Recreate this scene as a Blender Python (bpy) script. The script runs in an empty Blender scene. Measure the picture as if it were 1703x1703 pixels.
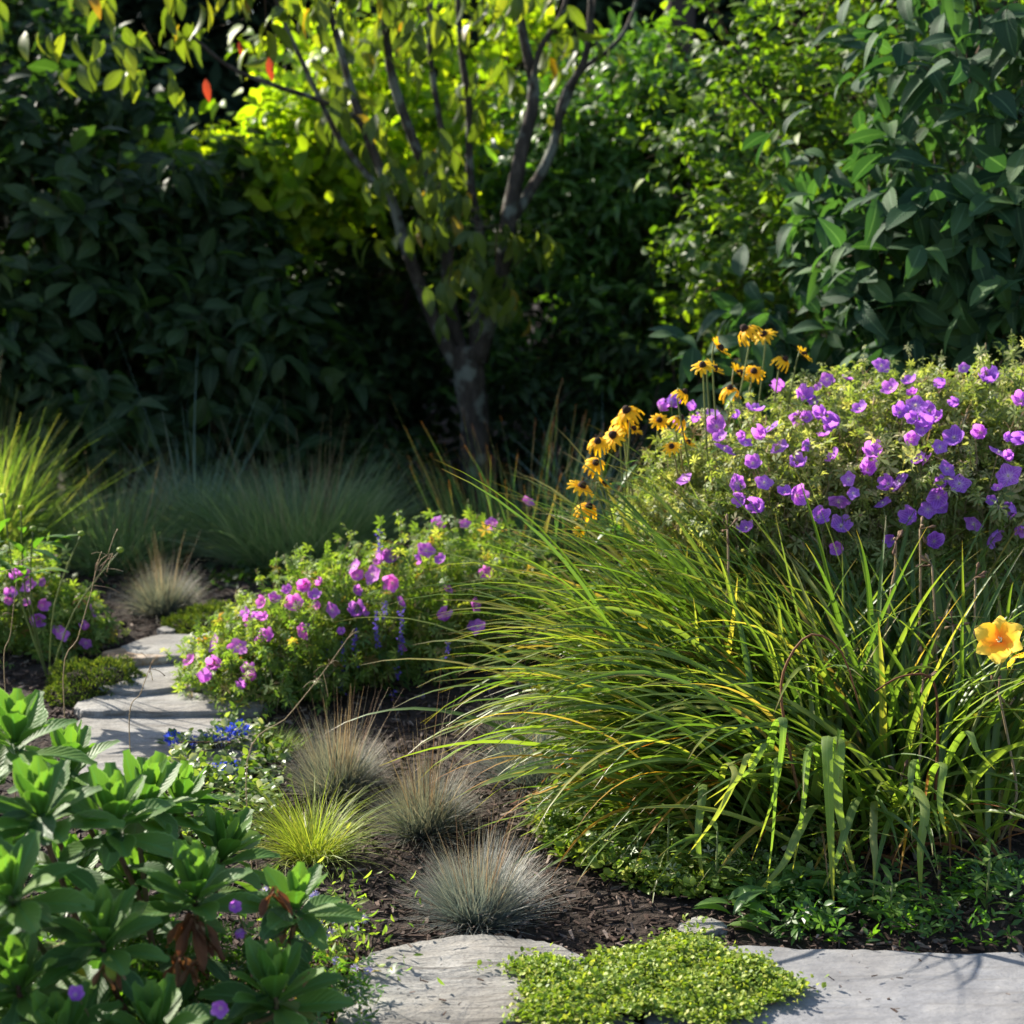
import bpy, math, random
import numpy as np
from mathutils import Vector

random.seed(7); RNG = np.random.default_rng(7)
S = bpy.context.scene
COL = S.collection
R = math.radians

# ------------------------------------------------------------------ camera, light
F = 2700.0; CX = CY = 851.5; H = 1.6; PITCH = math.atan(553.0/F)
cam_d = bpy.data.cameras.new("camera"); cam = bpy.data.objects.new("camera", cam_d); COL.objects.link(cam)
cam.location = (0, 0, H); cam.rotation_euler = (math.pi/2-PITCH, 0, 0)
cam_d.sensor_width = 36; cam_d.lens = 36*F/1703.0
cam_d.clip_start = .05; cam_d.clip_end = 500
cam_d.dof.use_dof = True; cam_d.dof.focus_distance = 3.75; cam_d.dof.aperture_fstop = 3.1
S.camera = cam
SUN_EL = R(32); SUN_AZ = R(-51)           # azimuth measured from +Y towards +X
sun_dir = Vector((math.sin(SUN_AZ)*math.cos(SUN_EL), math.cos(SUN_AZ)*math.cos(SUN_EL), math.sin(SUN_EL)))
w = bpy.data.worlds.new("World"); S.world = w; w.use_nodes = True
nt = w.node_tree; bg = nt.nodes['Background']
sky = nt.nodes.new('ShaderNodeTexSky'); sky.sky_type = 'NISHITA'; sky.sun_disc = False
sky.sun_elevation = SUN_EL; sky.sun_rotation = SUN_AZ
nt.links.new(sky.outputs[0], bg.inputs[0]); bg.inputs[1].default_value = 0.105
sl = bpy.data.lights.new("sun", 'SUN'); sl.energy = 5.0; sl.angle = R(0.5); sl.color = (1, .93, .8)
so = bpy.data.objects.new("sun", sl); COL.objects.link(so)
so.rotation_euler = sun_dir.to_track_quat('Z', 'Y').to_euler()
S.view_settings.view_transform = 'Standard'; S.view_settings.look = 'None'
S.view_settings.gamma = 1; S.view_settings.exposure = 1.45
S.render.resolution_x = S.render.resolution_y = 1024
S.cycles.max_bounces = 6; S.cycles.transmission_bounces = 4; S.cycles.diffuse_bounces = 3; S.cycles.glossy_bounces = 2

# ------------------------------------------------------------------ geometry helpers
def sstep(a, b, x):
    t = np.clip((x-a)/(b-a), 0, 1); return t*t*(3-2*t)
def gz(x, y):                                              # height of the ground
    return 0.09*sstep(4.3, 5.8, y) + .012*np.sin(x*3.1+1)*np.cos(y*2.7) + .008*np.sin(x*9+y*7)
def ray(px, py):
    dx = (px-CX)/F; dy = -(py-CY)/F
    return np.array([dx, math.cos(PITCH)+dy*math.sin(PITCH), -math.sin(PITCH)+dy*math.cos(PITCH)])
def P(px, py, Y):                                          # point of the view ray at depth Y
    r = ray(px, py); return np.array([0, 0, H]) + r*(Y/r[1])
def G(px, py, dz=0.0):                                     # where the view ray meets the ground
    r = ray(px, py); z = 0.0
    for _ in range(12):
        t = (H-z-dz)/(-r[2]); p = r*t; z = float(gz(p[0], p[1]))*.5+z*.5
    return np.array([p[0], p[1], z])
def X(px, Y): return (px-CX)/F*Y*1.0
def nrm(v):
    v = np.asarray(v, float); return v/np.maximum(np.linalg.norm(v, axis=-1, keepdims=True), 1e-9)

class MB:
    """collects quads, builds ONE mesh object"""
    def __init__(s): s.v=[]; s.f=[]; s.uv=[]; s.m=[]; s.n=0
    def add(s, v, f, uv=None, mi=0):
        v = np.asarray(v, float).reshape(-1, 3); f = np.asarray(f, int).reshape(-1, 4)
        if uv is None: uv = np.zeros((len(v), 2))
        s.v.append(v); s.f.append(f+s.n); s.uv.append(np.asarray(uv, float)); s.m.append(np.full(len(f), mi)); s.n += len(v)
    def inst(s, tpl, M, T, mi=0):                          # template copies: M (n,3,3) columns = axes, T (n,3)
        tv, tf, tu = tpl; n = len(T); k = len(tv)
        if n == 0: return
        v = np.einsum('nij,kj->nki', M, tv)+T[:, None, :]
        f = tf[None]+(np.arange(n)*k)[:, None, None]
        s.add(v.reshape(-1, 3), f.reshape(-1, 4), np.tile(tu, (n, 1)), mi)
    def build(s, name, mats, parent=None, smooth=True, origin=(0, 0, 0)):
        me = bpy.data.meshes.new(name)
        v = np.concatenate(s.v)-np.asarray(origin); f = np.concatenate(s.f); uv = np.concatenate(s.uv); m = np.concatenate(s.m)
        me.vertices.add(len(v)); me.vertices.foreach_set('co', v.ravel().astype(np.float32))
        me.loops.add(len(f)*4); me.loops.foreach_set('vertex_index', f.ravel().astype(np.int32))
        me.polygons.add(len(f)); me.polygons.foreach_set('loop_start', (np.arange(len(f))*4).astype(np.int32))
        me.polygons.foreach_set('loop_total', np.full(len(f), 4, np.int32))
        ul = me.uv_layers.new(name='UVMap'); ul.data.foreach_set('uv', uv[f.ravel()].ravel().astype(np.float32))
        for mt in (mats if isinstance(mats, (list, tuple)) else [mats]): me.materials.append(mt)
        me.polygons.foreach_set('material_index', m.astype(np.int32))
        me.polygons.foreach_set('use_smooth', np.full(len(f), smooth))
        me.update(calc_edges=True)
        o = bpy.data.objects.new(name, me); COL.objects.link(o)
        if parent is not None: o.parent = parent
        return o

def tag(o, label=None, cat=None, group=None, kind=None):
    if label: o['label'] = label
    if cat: o['category'] = cat
    if group: o['group'] = group
    if kind: o['kind'] = kind
    return o
def thing(name, label, cat, group=None):                   # parts are built in world space, so the Empty stays at the origin until settle()
    o = bpy.data.objects.new(name, None); COL.objects.link(o); o.empty_display_size = .1
    return tag(o, label, cat, group)
def settle(t, loc):                                        # put the Empty at the thing's base without moving its parts
    t.location = Vector([float(a) for a in loc])
    for c in t.children:
        c.location = c.location - t.location

# templates -------------------------------------------------------
def grid_faces(a, b):
    f = []
    for i in range(a-1):
        for j in range(b-1): f.append((i*b+j, i*b+j+1, (i+1)*b+j+1, (i+1)*b+j))
    return np.array(f)
def leaf_tpl(width=.45, nl=5, na=3, fold=.25, droop=.25, widest=.45, serr=0, wav=0, tip=.03, base=.04, cup=0):
    """leaf along +Y, length 1, upper side +Z"""
    v = []; uv = []
    for i in range(nl):
        t = i/(nl-1)
        p = math.log(.5)/math.log(widest)
        hw = width/2*max(math.sin(math.pi*min(max(t, 0), 1)**p), 0)**.8
        hw = max(hw, base*width if i == 0 else tip*width)
        if serr and 0 < i < nl-1: hw *= 1+(serr if i % 2 else -serr)
        for j in range(na):
            u = j/(na-1)*2-1
            x = u*hw; z = fold*abs(x)+cup*(abs(u)**2)*hw - droop*t*t + wav*math.sin(t*9+u*2)*abs(u)
            v.append((x, t-droop*.25*t*t, z)); uv.append((j/(na-1), t))
    return np.array(v), grid_faces(nl, na), np.array(uv)
def palmate_tpl(lobes=5, span=250, w=.24, droop=.1):
    v = [(0, 0, 0)]; uv = [(.5, 0)]; f = []
    for k in range(lobes):
        a = R(-span/2+span*k/(lobes-1)); L = 1-.12*abs(k-(lobes-1)/2)/((lobes-1)/2)*2
        d = np.array([math.sin(a), math.cos(a), 0]); s_ = np.array([d[1], -d[0], 0])
        i = len(v)
        v += [tuple(d*L*.6+s_*w*L+np.array([0, 0, .06])), tuple(d*L-np.array([0, 0, droop])), tuple(d*L*.6-s_*w*L+np.array([0, 0, .06]))]
        uv += [(0, .6), (.5, 1), (1, .6)]; f.append((0, i, i+1, i+2))
    return np.array(v), np.array(f), np.array(uv)
def frames(d, up, scale, wscale=None):
    """columns x,y,z with y along d and z near up"""
    d = nrm(d); x = nrm(np.cross(d, up)); z = np.cross(x, d)
    sc = np.asarray(scale).reshape(-1, 1); ws = sc if wscale is None else sc*np.asarray(wscale).reshape(-1, 1)
    return np.stack([x*ws, d*sc, z*sc], axis=2)
def rdir(n, rng=RNG): return nrm(rng.normal(size=(n, 3)))

def tube(mb, pts, rad, ns=6, mi=0, rough=0):
    pts = np.asarray(pts, float); n = len(pts); rad = np.asarray(rad, float)*np.ones(n)
    tang = nrm(np.gradient(pts, axis=0)); ref = np.array([.13, .91, .2]) if abs(tang[0][2]) > .5 else np.array([0, 0, 1.])
    v = []; uv = []; L = 0
    for i in range(n):
        a = nrm(np.cross(tang[i], ref)); b = np.cross(tang[i], a)
        if i: L += np.linalg.norm(pts[i]-pts[i-1])
        for k in range(ns):
            th = 2*math.pi*k/ns; rr = rad[i]*(1+(rough*math.sin(k*2.3+i*1.7)+rough*.6*math.sin(k*5+i*.9) if rough else 0))
            v.append(pts[i]+rr*(math.cos(th)*a+math.sin(th)*b)); uv.append((k/ns, L))
    f = []
    for i in range(n-1):
        for k in range(ns): f.append((i*ns+k, i*ns+(k+1) % ns, (i+1)*ns+(k+1) % ns, (i+1)*ns+k))
    c = len(v); v.append(pts[0]); v.append(pts[-1]); uv += [(0, 0), (0, L)]
    for k in range(0, ns, 2):
        f.append((c, (k+2) % ns, (k+1) % ns, k)); o = (n-1)*ns; f.append((c+1, o+k, o+(k+1) % ns, o+(k+2) % ns))
    mb.add(v, f, uv, mi)
def smooth_path(pts, n=24):
    pts = np.asarray(pts, float); m = len(pts); t = np.linspace(0, m-1, n); out = []
    for x in t:
        i = min(int(x), m-2); u = x-i
        p0 = pts[max(i-1, 0)]; p1 = pts[i]; p2 = pts[i+1]; p3 = pts[min(i+2, m-1)]
        out.append(.5*((2*p1)+(-p0+p2)*u+(2*p0-5*p1+4*p2-p3)*u*u+(-p0+3*p1-3*p2+p3)*u**3))
    return np.array(out)

def blades(mb, base, az, e0, e1, L, W, nseg=8, power=1.3, na=3, fold=.35, azd=None, mi=0, wprof='strap', kink=None):
    """curved grass blades; az from +Y towards +X, elevations in radians at foot and tip"""
    n = len(base); t = (np.arange(nseg)+.5)/nseg
    el = e0[:, None]+(e1-e0)[:, None]*t[None]**power
    if kink is not None:                                   # blades that break over and hang
        el = np.where(t[None] > kink[:, None], np.radians(-86.)+0*el, el)
    a = az[:, None]+(0 if azd is None else azd[:, None]*t[None])
    d = np.stack([np.sin(a)*np.cos(el), np.cos(a)*np.cos(el), np.sin(el)], 2)
    pos = np.concatenate([base[:, None], base[:, None]+np.cumsum(d*(L/nseg)[:, None, None], 1)], 1)
    tt = np.linspace(0, 1, nseg+1)
    dd = np.concatenate([d, d[:, -1:]], 1); dd[:, 1:-1] = nrm(d[:, 1:]+d[:, :-1])
    side = np.stack([np.cos(az), -np.sin(az), np.zeros(n)], 1)[:, None]*np.ones((1, nseg+1, 1))
    rl = RNG.normal(0, .35, n)[:, None, None]
    up = nrm(np.cross(side, dd)); side = nrm(side*np.cos(rl)+up*np.sin(rl)); up = np.cross(side, dd)
    prof = np.minimum(1, .55+tt*3)*np.clip(1-tt**3.2, .04, 1) if wprof == 'strap' else np.clip(1-tt**1.5, .12, 1)
    hw = (W[:, None]*prof[None]/2)[..., None]
    if na == 3:
        v = np.stack([pos-side*hw+up*hw*fold, pos, pos+side*hw+up*hw*fold], 2)
        u = np.array([0, .5, 1])
    else:
        v = np.stack([pos-side*hw, pos+side*hw], 2); u = np.array([0, 1.])
    f = grid_faces(nseg+1, na); k = (nseg+1)*na
    F_ = f[None]+(np.arange(n)*k)[:, None, None]
    uv = np.stack([np.tile(u, nseg+1), np.repeat(tt, na)], 1)
    mb.add(v.reshape(-1, 3), F_.reshape(-1, 4), np.tile(uv, (n, 1)), mi)
    return pos

def clump(mb, c, n, r0, L, W, spread=(20, 85), tipdrop=(0, 60), azc=None, azw=None, power=1.2, na=2, nseg=6, mi=0, squash=1, seed=0, wprof='fine', fold=.3):
    g = np.random.default_rng(seed)
    az = g.uniform(-math.pi, math.pi, n) if azc is None else g.normal(azc, azw, n)
    rr = r0*np.sqrt(g.uniform(0, 1, n)); out = rr/r0
    a2 = az+g.normal(0, .6, n)
    base = np.stack([c[0]+rr*np.sin(a2), c[1]+rr*np.cos(a2)*squash, np.zeros(n)], 1); base[:, 2] = gz(base[:, 0], base[:, 1])-.01
    Lf = 1+.13*np.sin(az*2+seed)+.1*np.sin(az*5+seed*2)+np.where(g.uniform(size=n) < .06, .22, 0)
    e0 = np.radians(spread[1]-(spread[1]-spread[0])*np.clip(out*.7+g.uniform(-.3, .4, n), 0, 1))
    e1 = e0-np.radians(g.uniform(tipdrop[0], tipdrop[1], n))
    return blades(mb, base, az, e0, e1, g.uniform(L[0], L[1], n)*Lf, g.uniform(W[0], W[1], n), nseg, power, na, fold, g.normal(0, .25, n), mi, wprof)

# ------------------------------------------------------------------ materials
def N(nt, t, **kw):
    n = nt.nodes.new(t)
    for k, v in kw.items(): setattr(n, k, v)
    return n
def base_mat(name):
    m = bpy.data.materials.new(name); m.use_nodes = True; m.node_tree.nodes.clear(); return m, m.node_tree
def ramp(nt, fac, stops, interp='LINEAR'):
    r = N(nt, 'ShaderNodeValToRGB'); r.color_ramp.interpolation = interp
    e = r.color_ramp.elements
    while len(e) < len(stops): e.new(.5)
    for i, (p, c) in enumerate(stops): e[i].position = p; e[i].color = (*c, 1)
    nt.links.new(fac, r.inputs[0]); return r.outputs[0]
def mixc(nt, fac, a, b, mode='MIX'):
    m = N(nt, 'ShaderNodeMix', data_type='RGBA', blend_type=mode)
    for s_, x in ((m.inputs[0], fac), (m.inputs[6], a), (m.inputs[7], b)):
        if hasattr(x, 'is_linked'): nt.links.new(x, s_)
        else: s_.default_value = x if isinstance(x, float) else (*x, 1)
    return m.outputs[2]
def leaf_mat(name, stops, trans=(1.6, 1.9, .5), tr=.45, rough=.42, spec=.4, along=None, rib=None, veins=0, edge=None, bump=0, blotch=0):
    """stops: colours picked at random for each leaf; along: colours by length (multiplied/mixed at the tip); rib: midrib colour"""
    m, nt = base_mat(name); L = nt.links.new
    geo = N(nt, 'ShaderNodeNewGeometry'); c = ramp(nt, geo.outputs['Random Per Island'], stops)
    uvn = N(nt, 'ShaderNodeUVMap'); sx = N(nt, 'ShaderNodeSeparateXYZ'); L(uvn.outputs[0], sx.inputs[0])
    if blotch:
        tc0 = N(nt, 'ShaderNodeTexCoord'); nz = N(nt, 'ShaderNodeTexNoise'); nz.inputs['Scale'].default_value = 14; L(tc0.outputs['Object'], nz.inputs[0])
        c = mixc(nt, ramp(nt, nz.outputs[0], [(.35, (0, 0, 0)), (.7, (blotch,)*3)]), c, (.9, 1.1, .5), 'MULTIPLY')
    if along:
        pos, colr = along
        c = mixc(nt, ramp(nt, sx.outputs[1], [(pos, (0, 0, 0)), (1, (1, 1, 1))]), c, colr)
    ab = N(nt, 'ShaderNodeMath', operation='SUBTRACT'); L(sx.outputs[0], ab.inputs[0]); ab.inputs[1].default_value = .5
    ab2 = N(nt, 'ShaderNodeMath', operation='ABSOLUTE'); L(ab.outputs[0], ab2.inputs[0])
    if rib: c = mixc(nt, ramp(nt, ab2.outputs[0], [(0, (1, 1, 1)), (.06, (0, 0, 0))]), c, rib)
    if edge: c = mixc(nt, ramp(nt, ab2.outputs[0], [(.46, (0, 0, 0)), (.49, (1, 1, 1))]), c, edge)
    pr = N(nt, 'ShaderNodeBsdfPrincipled'); L(c, pr.inputs['Base Color']); pr.inputs['Roughness'].default_value = rough
    pr.inputs['Specular IOR Level'].default_value = spec
    h = None
    if veins or bump:
        wv = N(nt, 'ShaderNodeTexWave'); wv.bands_direction = 'Y'; wv.inputs['Scale'].default_value = max(veins, .01); wv.inputs['Distortion'].default_value = 0
        cb = N(nt, 'ShaderNodeCombineXYZ'); ad = N(nt, 'ShaderNodeMath', operation='MULTIPLY_ADD'); L(ab2.outputs[0], ad.inputs[0]); ad.inputs[1].default_value = -.6; L(sx.outputs[1], ad.inputs[2])
        L(ad.outputs[0], cb.inputs[1]); L(cb.outputs[0], wv.inputs[0])
        bp = N(nt, 'ShaderNodeBump'); bp.inputs['Strength'].default_value = bump or .3; bp.inputs['Distance'].default_value = .003
        L(wv.outputs[1], bp.inputs['Height']); L(bp.outputs[0], pr.inputs['Normal'])
    tl = N(nt, 'ShaderNodeBsdfTranslucent'); L(mixc(nt, 1.0, c, trans, 'MULTIPLY'), tl.inputs[0])
    mx = N(nt, 'ShaderNodeMixShader'); mx.inputs[0].default_value = tr; L(pr.outputs[0], mx.inputs[1]); L(tl.outputs[0], mx.inputs[2])
    o = N(nt, 'ShaderNodeOutputMaterial'); L(mx.outputs[0], o.inputs[0])
    return m
def solid_mat(name, stops, scale=20, rough=.8, bump=.5, dist=.004, stretch=(1, 1, 1), detail=6, spec=.3, extra=None):
    m, nt = base_mat(name); L = nt.links.new
    tc = N(nt, 'ShaderNodeTexCoord'); mp = N(nt, 'ShaderNodeMapping'); mp.inputs['Scale'].default_value = stretch; L(tc.outputs['Object'], mp.inputs[0])
    nz = N(nt, 'ShaderNodeTexNoise'); nz.inputs['Scale'].default_value = scale; nz.inputs['Detail'].default_value = detail; nz.inputs['Roughness'].default_value = .65; L(mp.outputs[0], nz.inputs[0])
    c = ramp(nt, nz.outputs[0], stops)
    if extra: c = extra(nt, mp.outputs[0], c, tc)
    pr = N(nt, 'ShaderNodeBsdfPrincipled'); L(c, pr.inputs['Base Color']); pr.inputs['Roughness'].default_value = rough; pr.inputs['Specular IOR Level'].default_value = spec
    bp = N(nt, 'ShaderNodeBump'); bp.inputs['Strength'].default_value = bump; bp.inputs['Distance'].default_value = dist
    L(nz.outputs[0], bp.inputs['Height']); L(bp.outputs[0], pr.inputs['Normal'])
    o = N(nt, 'ShaderNodeOutputMaterial'); L(pr.outputs[0], o.inputs[0]); return m
def island_mat(name, stops, rough=.8, spec=.2):
    m, nt = base_mat(name); L = nt.links.new
    geo = N(nt, 'ShaderNodeNewGeometry'); c = ramp(nt, geo.outputs['Random Per Island'], stops)
    pr = N(nt, 'ShaderNodeBsdfPrincipled'); L(c, pr.inputs['Base Color']); pr.inputs['Roughness'].default_value = rough; pr.inputs['Specular IOR Level'].default_value = spec
    o = N(nt, 'ShaderNodeOutputMaterial'); L(pr.outputs[0], o.inputs[0]); return m
def petal_mat(name, inner, mid, outer, trans, vein=None, tr=.4, rmid=.35):
    m, nt = base_mat(name); L = nt.links.new
    uvn = N(nt, 'ShaderNodeUVMap'); sx = N(nt, 'ShaderNodeSeparateXYZ'); L(uvn.outputs[0], sx.inputs[0])
    c = ramp(nt, sx.outputs[1], [(.0, inner), (rmid, mid), (1, outer)])
    if vein:
        wv = N(nt, 'ShaderNodeTexWave'); wv.bands_direction = 'X'; wv.inputs['Scale'].default_value = 1.6; wv.inputs['Distortion'].default_value = 0; L(uvn.outputs[0], wv.inputs[0])
        c = mixc(nt, ramp(nt, wv.outputs[1], [(.0, (.75,)*3), (.3, (0, 0, 0))]), c, vein)
    oi = N(nt, 'ShaderNodeObjectInfo')
    c = mixc(nt, 1.0, c, ramp(nt, oi.outputs['Random'], [(0, (.8, .8, .95)), (.5, (1, 1, 1)), (1, (1.25, 1.1, 1.05))]), 'MULTIPLY')
    pr = N(nt, 'ShaderNodeBsdfPrincipled'); L(c, pr.inputs['Base Color']); pr.inputs['Roughness'].default_value = .6; pr.inputs['Specular IOR Level'].default_value = .2
    tl = N(nt, 'ShaderNodeBsdfTranslucent'); L(mixc(nt, 1.0, c, trans, 'MULTIPLY'), tl.inputs[0])
    mx = N(nt, 'ShaderNodeMixShader'); mx.inputs[0].default_value = tr; L(pr.outputs[0], mx.inputs[1]); L(tl.outputs[0], mx.inputs[2])
    o = N(nt, 'ShaderNodeOutputMaterial'); L(mx.outputs[0], o.inputs[0]); return m

M = {}
M['soil'] = solid_mat('soil', [(.3, (.012, .008, .006)), (.55, (.035, .023, .017)), (.75, (.07, .048, .036))], 45, .95, 1, .02)
M['chip'] = island_mat('bark_chip', [(0, (.018, .011, .008)), (.45, (.045, .027, .02)), (.8, (.085, .055, .042)), (1, (.2, .155, .13))], .85)
def slate_extra(nt, vec, c, tc):
    L = nt.links.new
    mp = N(nt, 'ShaderNodeMapping'); mp.inputs['Rotation'].default_value = (0, 0, R(-14)); mp.inputs['Scale'].default_value = (1.2, 14, 14); L(tc.outputs['Object'], mp.inputs[0])
    nz = N(nt, 'ShaderNodeTexNoise'); nz.inputs['Scale'].default_value = 3; nz.inputs['Detail'].default_value = 5; L(mp.outputs[0], nz.inputs[0])
    n2 = N(nt, 'ShaderNodeTexNoise'); n2.inputs['Scale'].default_value = 2.6; n2.inputs['Detail'].default_value = 7; n2.inputs['Roughness'].default_value = .7; L(tc.outputs['Object'], n2.inputs[0])
    c = mixc(nt, ramp(nt, n2.outputs[0], [(.4, (.0,)*3), (.62, (.55,)*3)]), c, (.14, .115, .085))
    n3 = N(nt, 'ShaderNodeTexNoise'); n3.inputs['Scale'].default_value = 160; n3.inputs['Detail'].default_value = 3; L(tc.outputs['Object'], n3.inputs[0])
    c = mixc(nt, ramp(nt, n3.outputs[0], [(.36, (.45,)*3), (.5, (0,)*3)]), c, (.09, .085, .08))
    return mixc(nt, ramp(nt, nz.outputs[0], [(.34, (.8,)*3), (.42, (0, 0, 0))]), c, (.1, .09, .08))
M['slate'] = solid_mat('slate', [(.25, (.15, .145, .138)), (.5, (.255, .247, .232)), (.75, (.37, .357, .335))], 7, .75, 1, .02, (1, 3.2, 3), 10, .3, slate_extra)
M['shaded_stone'] = solid_mat('shaded_stone', [(.25, (.13, .13, .14)), (.5, (.20, .20, .21)), (.8, (.29, .285, .285))], 11, .7, .7, .01, (1, 1.6, 1), 9, .3, lambda nt, v, c, tc: mixc(nt, .5, c, slate_extra(nt, v, c, tc)))  # stone of the right flagstone, its colour darkened to stand for shade
M['rust_stone'] = solid_mat('rust_stone', [(.3, (.12, .07, .035)), (.5, (.3, .2, .12)), (.7, (.42, .38, .33))], 14, .8, .8, .01)
def lichen(nt, vec, c, tc):
    L = nt.links.new
    nz = N(nt, 'ShaderNodeTexNoise'); nz.inputs['Scale'].default_value = 9; nz.inputs['Detail'].default_value = 4; L(tc.outputs['Object'], nz.inputs[0])
    return mixc(nt, ramp(nt, nz.outputs[0], [(.52, (0, 0, 0)), (.62, (.6,)*3)]), c, (.2, .22, .19))
M['bark'] = solid_mat('bark', [(.3, (.022, .018, .015)), (.55, (.055, .044, .037)), (.75, (.12, .1, .082))], 30, .9, 1, .015, (1, 1, .35), 8, .2, lichen)
M['dark_bark'] = solid_mat('dark_bark', [(.3, (.02, .015, .012)), (.7, (.06, .045, .035))], 20, .9, 1, .02, (1, 1, .3))
M['twig'] = island_mat('twig', [(0, (.05, .03, .02)), (1, (.12, .08, .05))])

M['daylily'] = leaf_mat('daylily_leaf', [(0, (.05, .10, .025)), (.35, (.09, .155, .03)), (.65, (.14, .2, .04)), (.86, (.21, .25, .06)), (.95, (.32, .28, .07)), (1, (.32, .19, .07))], (1.9, 1.95, .6), .48, .4, .45, along=(.9, (.2, .13, .05)), rib=(.14, .22, .04))
M['daylily_pale'] = leaf_mat('daylily_pale_leaf', [(0, (.10, .16, .045)), (.6, (.16, .225, .06)), (1, (.24, .25, .08))], (1.9, 2.1, .5), .5, .4, .45, along=(.8, (.3, .25, .07)), rib=(.2, .27, .1))
M['dry_leaf'] = leaf_mat('dry_leaf', [(0, (.12, .05, .025)), (.5, (.19, .085, .04)), (1, (.3, .2, .11))], (1.4, 1, .5), .35, .7, .2)
M['orange_leaf'] = leaf_mat('orange_leaf', [(0, (.35, .13, .02)), (.5, (.45, .25, .03)), (1, (.35, .33, .05))], (1.8, 1.4, .5), .45, .6, .3, along=(.7, (.25, .09, .03)))
M['straw'] = leaf_mat('straw', [(0, (.16, .09, .06)), (.5, (.3, .22, .13)), (1, (.45, .36, .23))], (1.2, 1.1, .8), .25, .7, .2)
M['fescue'] = leaf_mat('fescue_blade', [(0, (.05, .075, .08)), (.4, (.12, .16, .17)), (.75, (.2, .23, .22)), (1, (.5, .45, .36))], (1.1, 1.2, .9), .3, .5, .4, along=(.6, (.42, .38, .32)))
M['fescue_tan'] = leaf_mat('tan_fescue_blade', [(0, (.05, .065, .06)), (.4, (.12, .15, .14)), (.75, (.19, .21, .18)), (1, (.38, .33, .25))], (1.2, 1.2, .8), .35, .6, .3, along=(.6, (.33, .29, .22)))
M['gold_grass'] = leaf_mat('gold_grass_blade', [(0, (.16, .23, .04)), (.6, (.26, .32, .06)), (1, (.36, .36, .1))], (1.6, 1.6, .5), .4, .5, .3)
M['back_grass'] = leaf_mat('green_grass_blade', [(0, (.12, .19, .09)), (.6, (.21, .29, .15)), (1, (.42, .42, .28))], (1.3, 1.5, .7), .45, .6, .2)
M['blue_grass'] = leaf_mat('blue_grass_blade', [(0, (.13, .22, .19)), (.6, (.2, .3, .26)), (1, (.32, .36, .28))], (1.2, 1.3, .8), .35, .6, .2)
M['bright_grass'] = leaf_mat('bright_grass_blade', [(0, (.08, .14, .03)), (.6, (.16, .24, .05)), (1, (.3, .3, .12))], (1.8, 1.9, .6), .5, .6, .3)
M['iris'] = leaf_mat('iris_blade', [(0, (.07, .14, .05)), (.7, (.13, .22, .08)), (1, (.3, .2, .1))], (1.5, 1.7, .6), .45, .5, .3, along=(.85, (.28, .1, .05)))
M['geranium_leaf'] = leaf_mat('geranium_leaf', [(0, (.085, .15, .035)), (.5, (.15, .23, .05)), (.85, (.24, .3, .08)), (.96, (.32, .32, .1)), (1, (.3, .12, .05))], (2, 2.1, .55), .48, .5, .35)
M['geranium_leaf_light'] = leaf_mat('geranium_leaf_light', [(0, (.12, .17, .05)), (.5, (.22, .27, .085)), (.8, (.34, .36, .15)), (1, (.5, .45, .27))], (1.8, 1.9, .6), .45, .5, .35)
M['green_stem'] = leaf_mat('green_stem', [(0, (.1, .13, .04)), (.6, (.19, .22, .08)), (1, (.28, .16, .1))], (1.3, 1.4, .6), .3, .6, .3)
M['sedum'] = leaf_mat('sedum_leaf', [(0, (.07, .155, .03)), (.5, (.105, .2, .038)), (1, (.15, .25, .05))], (1.25, 1.5, .45), .42, .5, .35, rib=(.1, .23, .07), edge=(.25, .38, .14), veins=3, bump=.25)
M['sedum_old'] = leaf_mat('sedum_old_leaf', [(0, (.04, .095, .03)), (.6, (.06, .125, .038)), (.93, (.11, .17, .05)), (1, (.28, .22, .05))], (1.5, 1.9, .4), .35, .5, .4, rib=(.1, .2, .08), edge=(.18, .28, .12), veins=3, bump=.3)
M['sedum_stem'] = island_mat('sedum_stem', [(0, (.06, .03, .02)), (.6, (.12, .07, .04)), (1, (.1, .13, .05))])
M['mat'] = leaf_mat('mat_leaf', [(0, (.09, .15, .02)), (.4, (.18, .26, .035)), (.8, (.29, .35, .05)), (1, (.4, .4, .09))], (1.5, 1.6, .5), .35, .5, .35)
M['cover'] = leaf_mat('cover_leaf', [(0, (.05, .1, .025)), (.5, (.1, .17, .035)), (.85, (.2, .26, .06)), (1, (.5, .48, .35))], (1.6, 1.7, .5), .4, .4, .5)
M['moss'] = leaf_mat('moss_tuft', [(0, (.05, .085, .015)), (.6, (.1, .15, .025)), (1, (.19, .22, .04))], (1.4, 1.4, .5), .3, .8, .1)
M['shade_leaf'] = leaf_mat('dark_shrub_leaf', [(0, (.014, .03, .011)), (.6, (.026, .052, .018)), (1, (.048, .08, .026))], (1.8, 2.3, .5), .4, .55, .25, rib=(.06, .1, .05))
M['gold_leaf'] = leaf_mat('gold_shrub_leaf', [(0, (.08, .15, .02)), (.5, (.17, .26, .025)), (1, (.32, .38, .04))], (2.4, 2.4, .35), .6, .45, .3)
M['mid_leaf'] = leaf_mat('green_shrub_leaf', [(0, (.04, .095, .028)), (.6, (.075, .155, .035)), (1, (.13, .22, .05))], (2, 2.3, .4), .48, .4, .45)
M['right_leaf'] = leaf_mat('broad_leaf', [(0, (.025, .06, .032)), (.6, (.042, .09, .04)), (1, (.075, .14, .045))], (1.4, 1.8, .5), .36, .6, .22, rib=(.1, .17, .09), veins=4, bump=.4)
M['small_leaf'] = leaf_mat('small_shrub_leaf', [(0, (.04, .085, .02)), (.6, (.075, .14, .025)), (1, (.16, .23, .03))], (2.4, 2.5, .35), .5, .5, .35)
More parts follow.
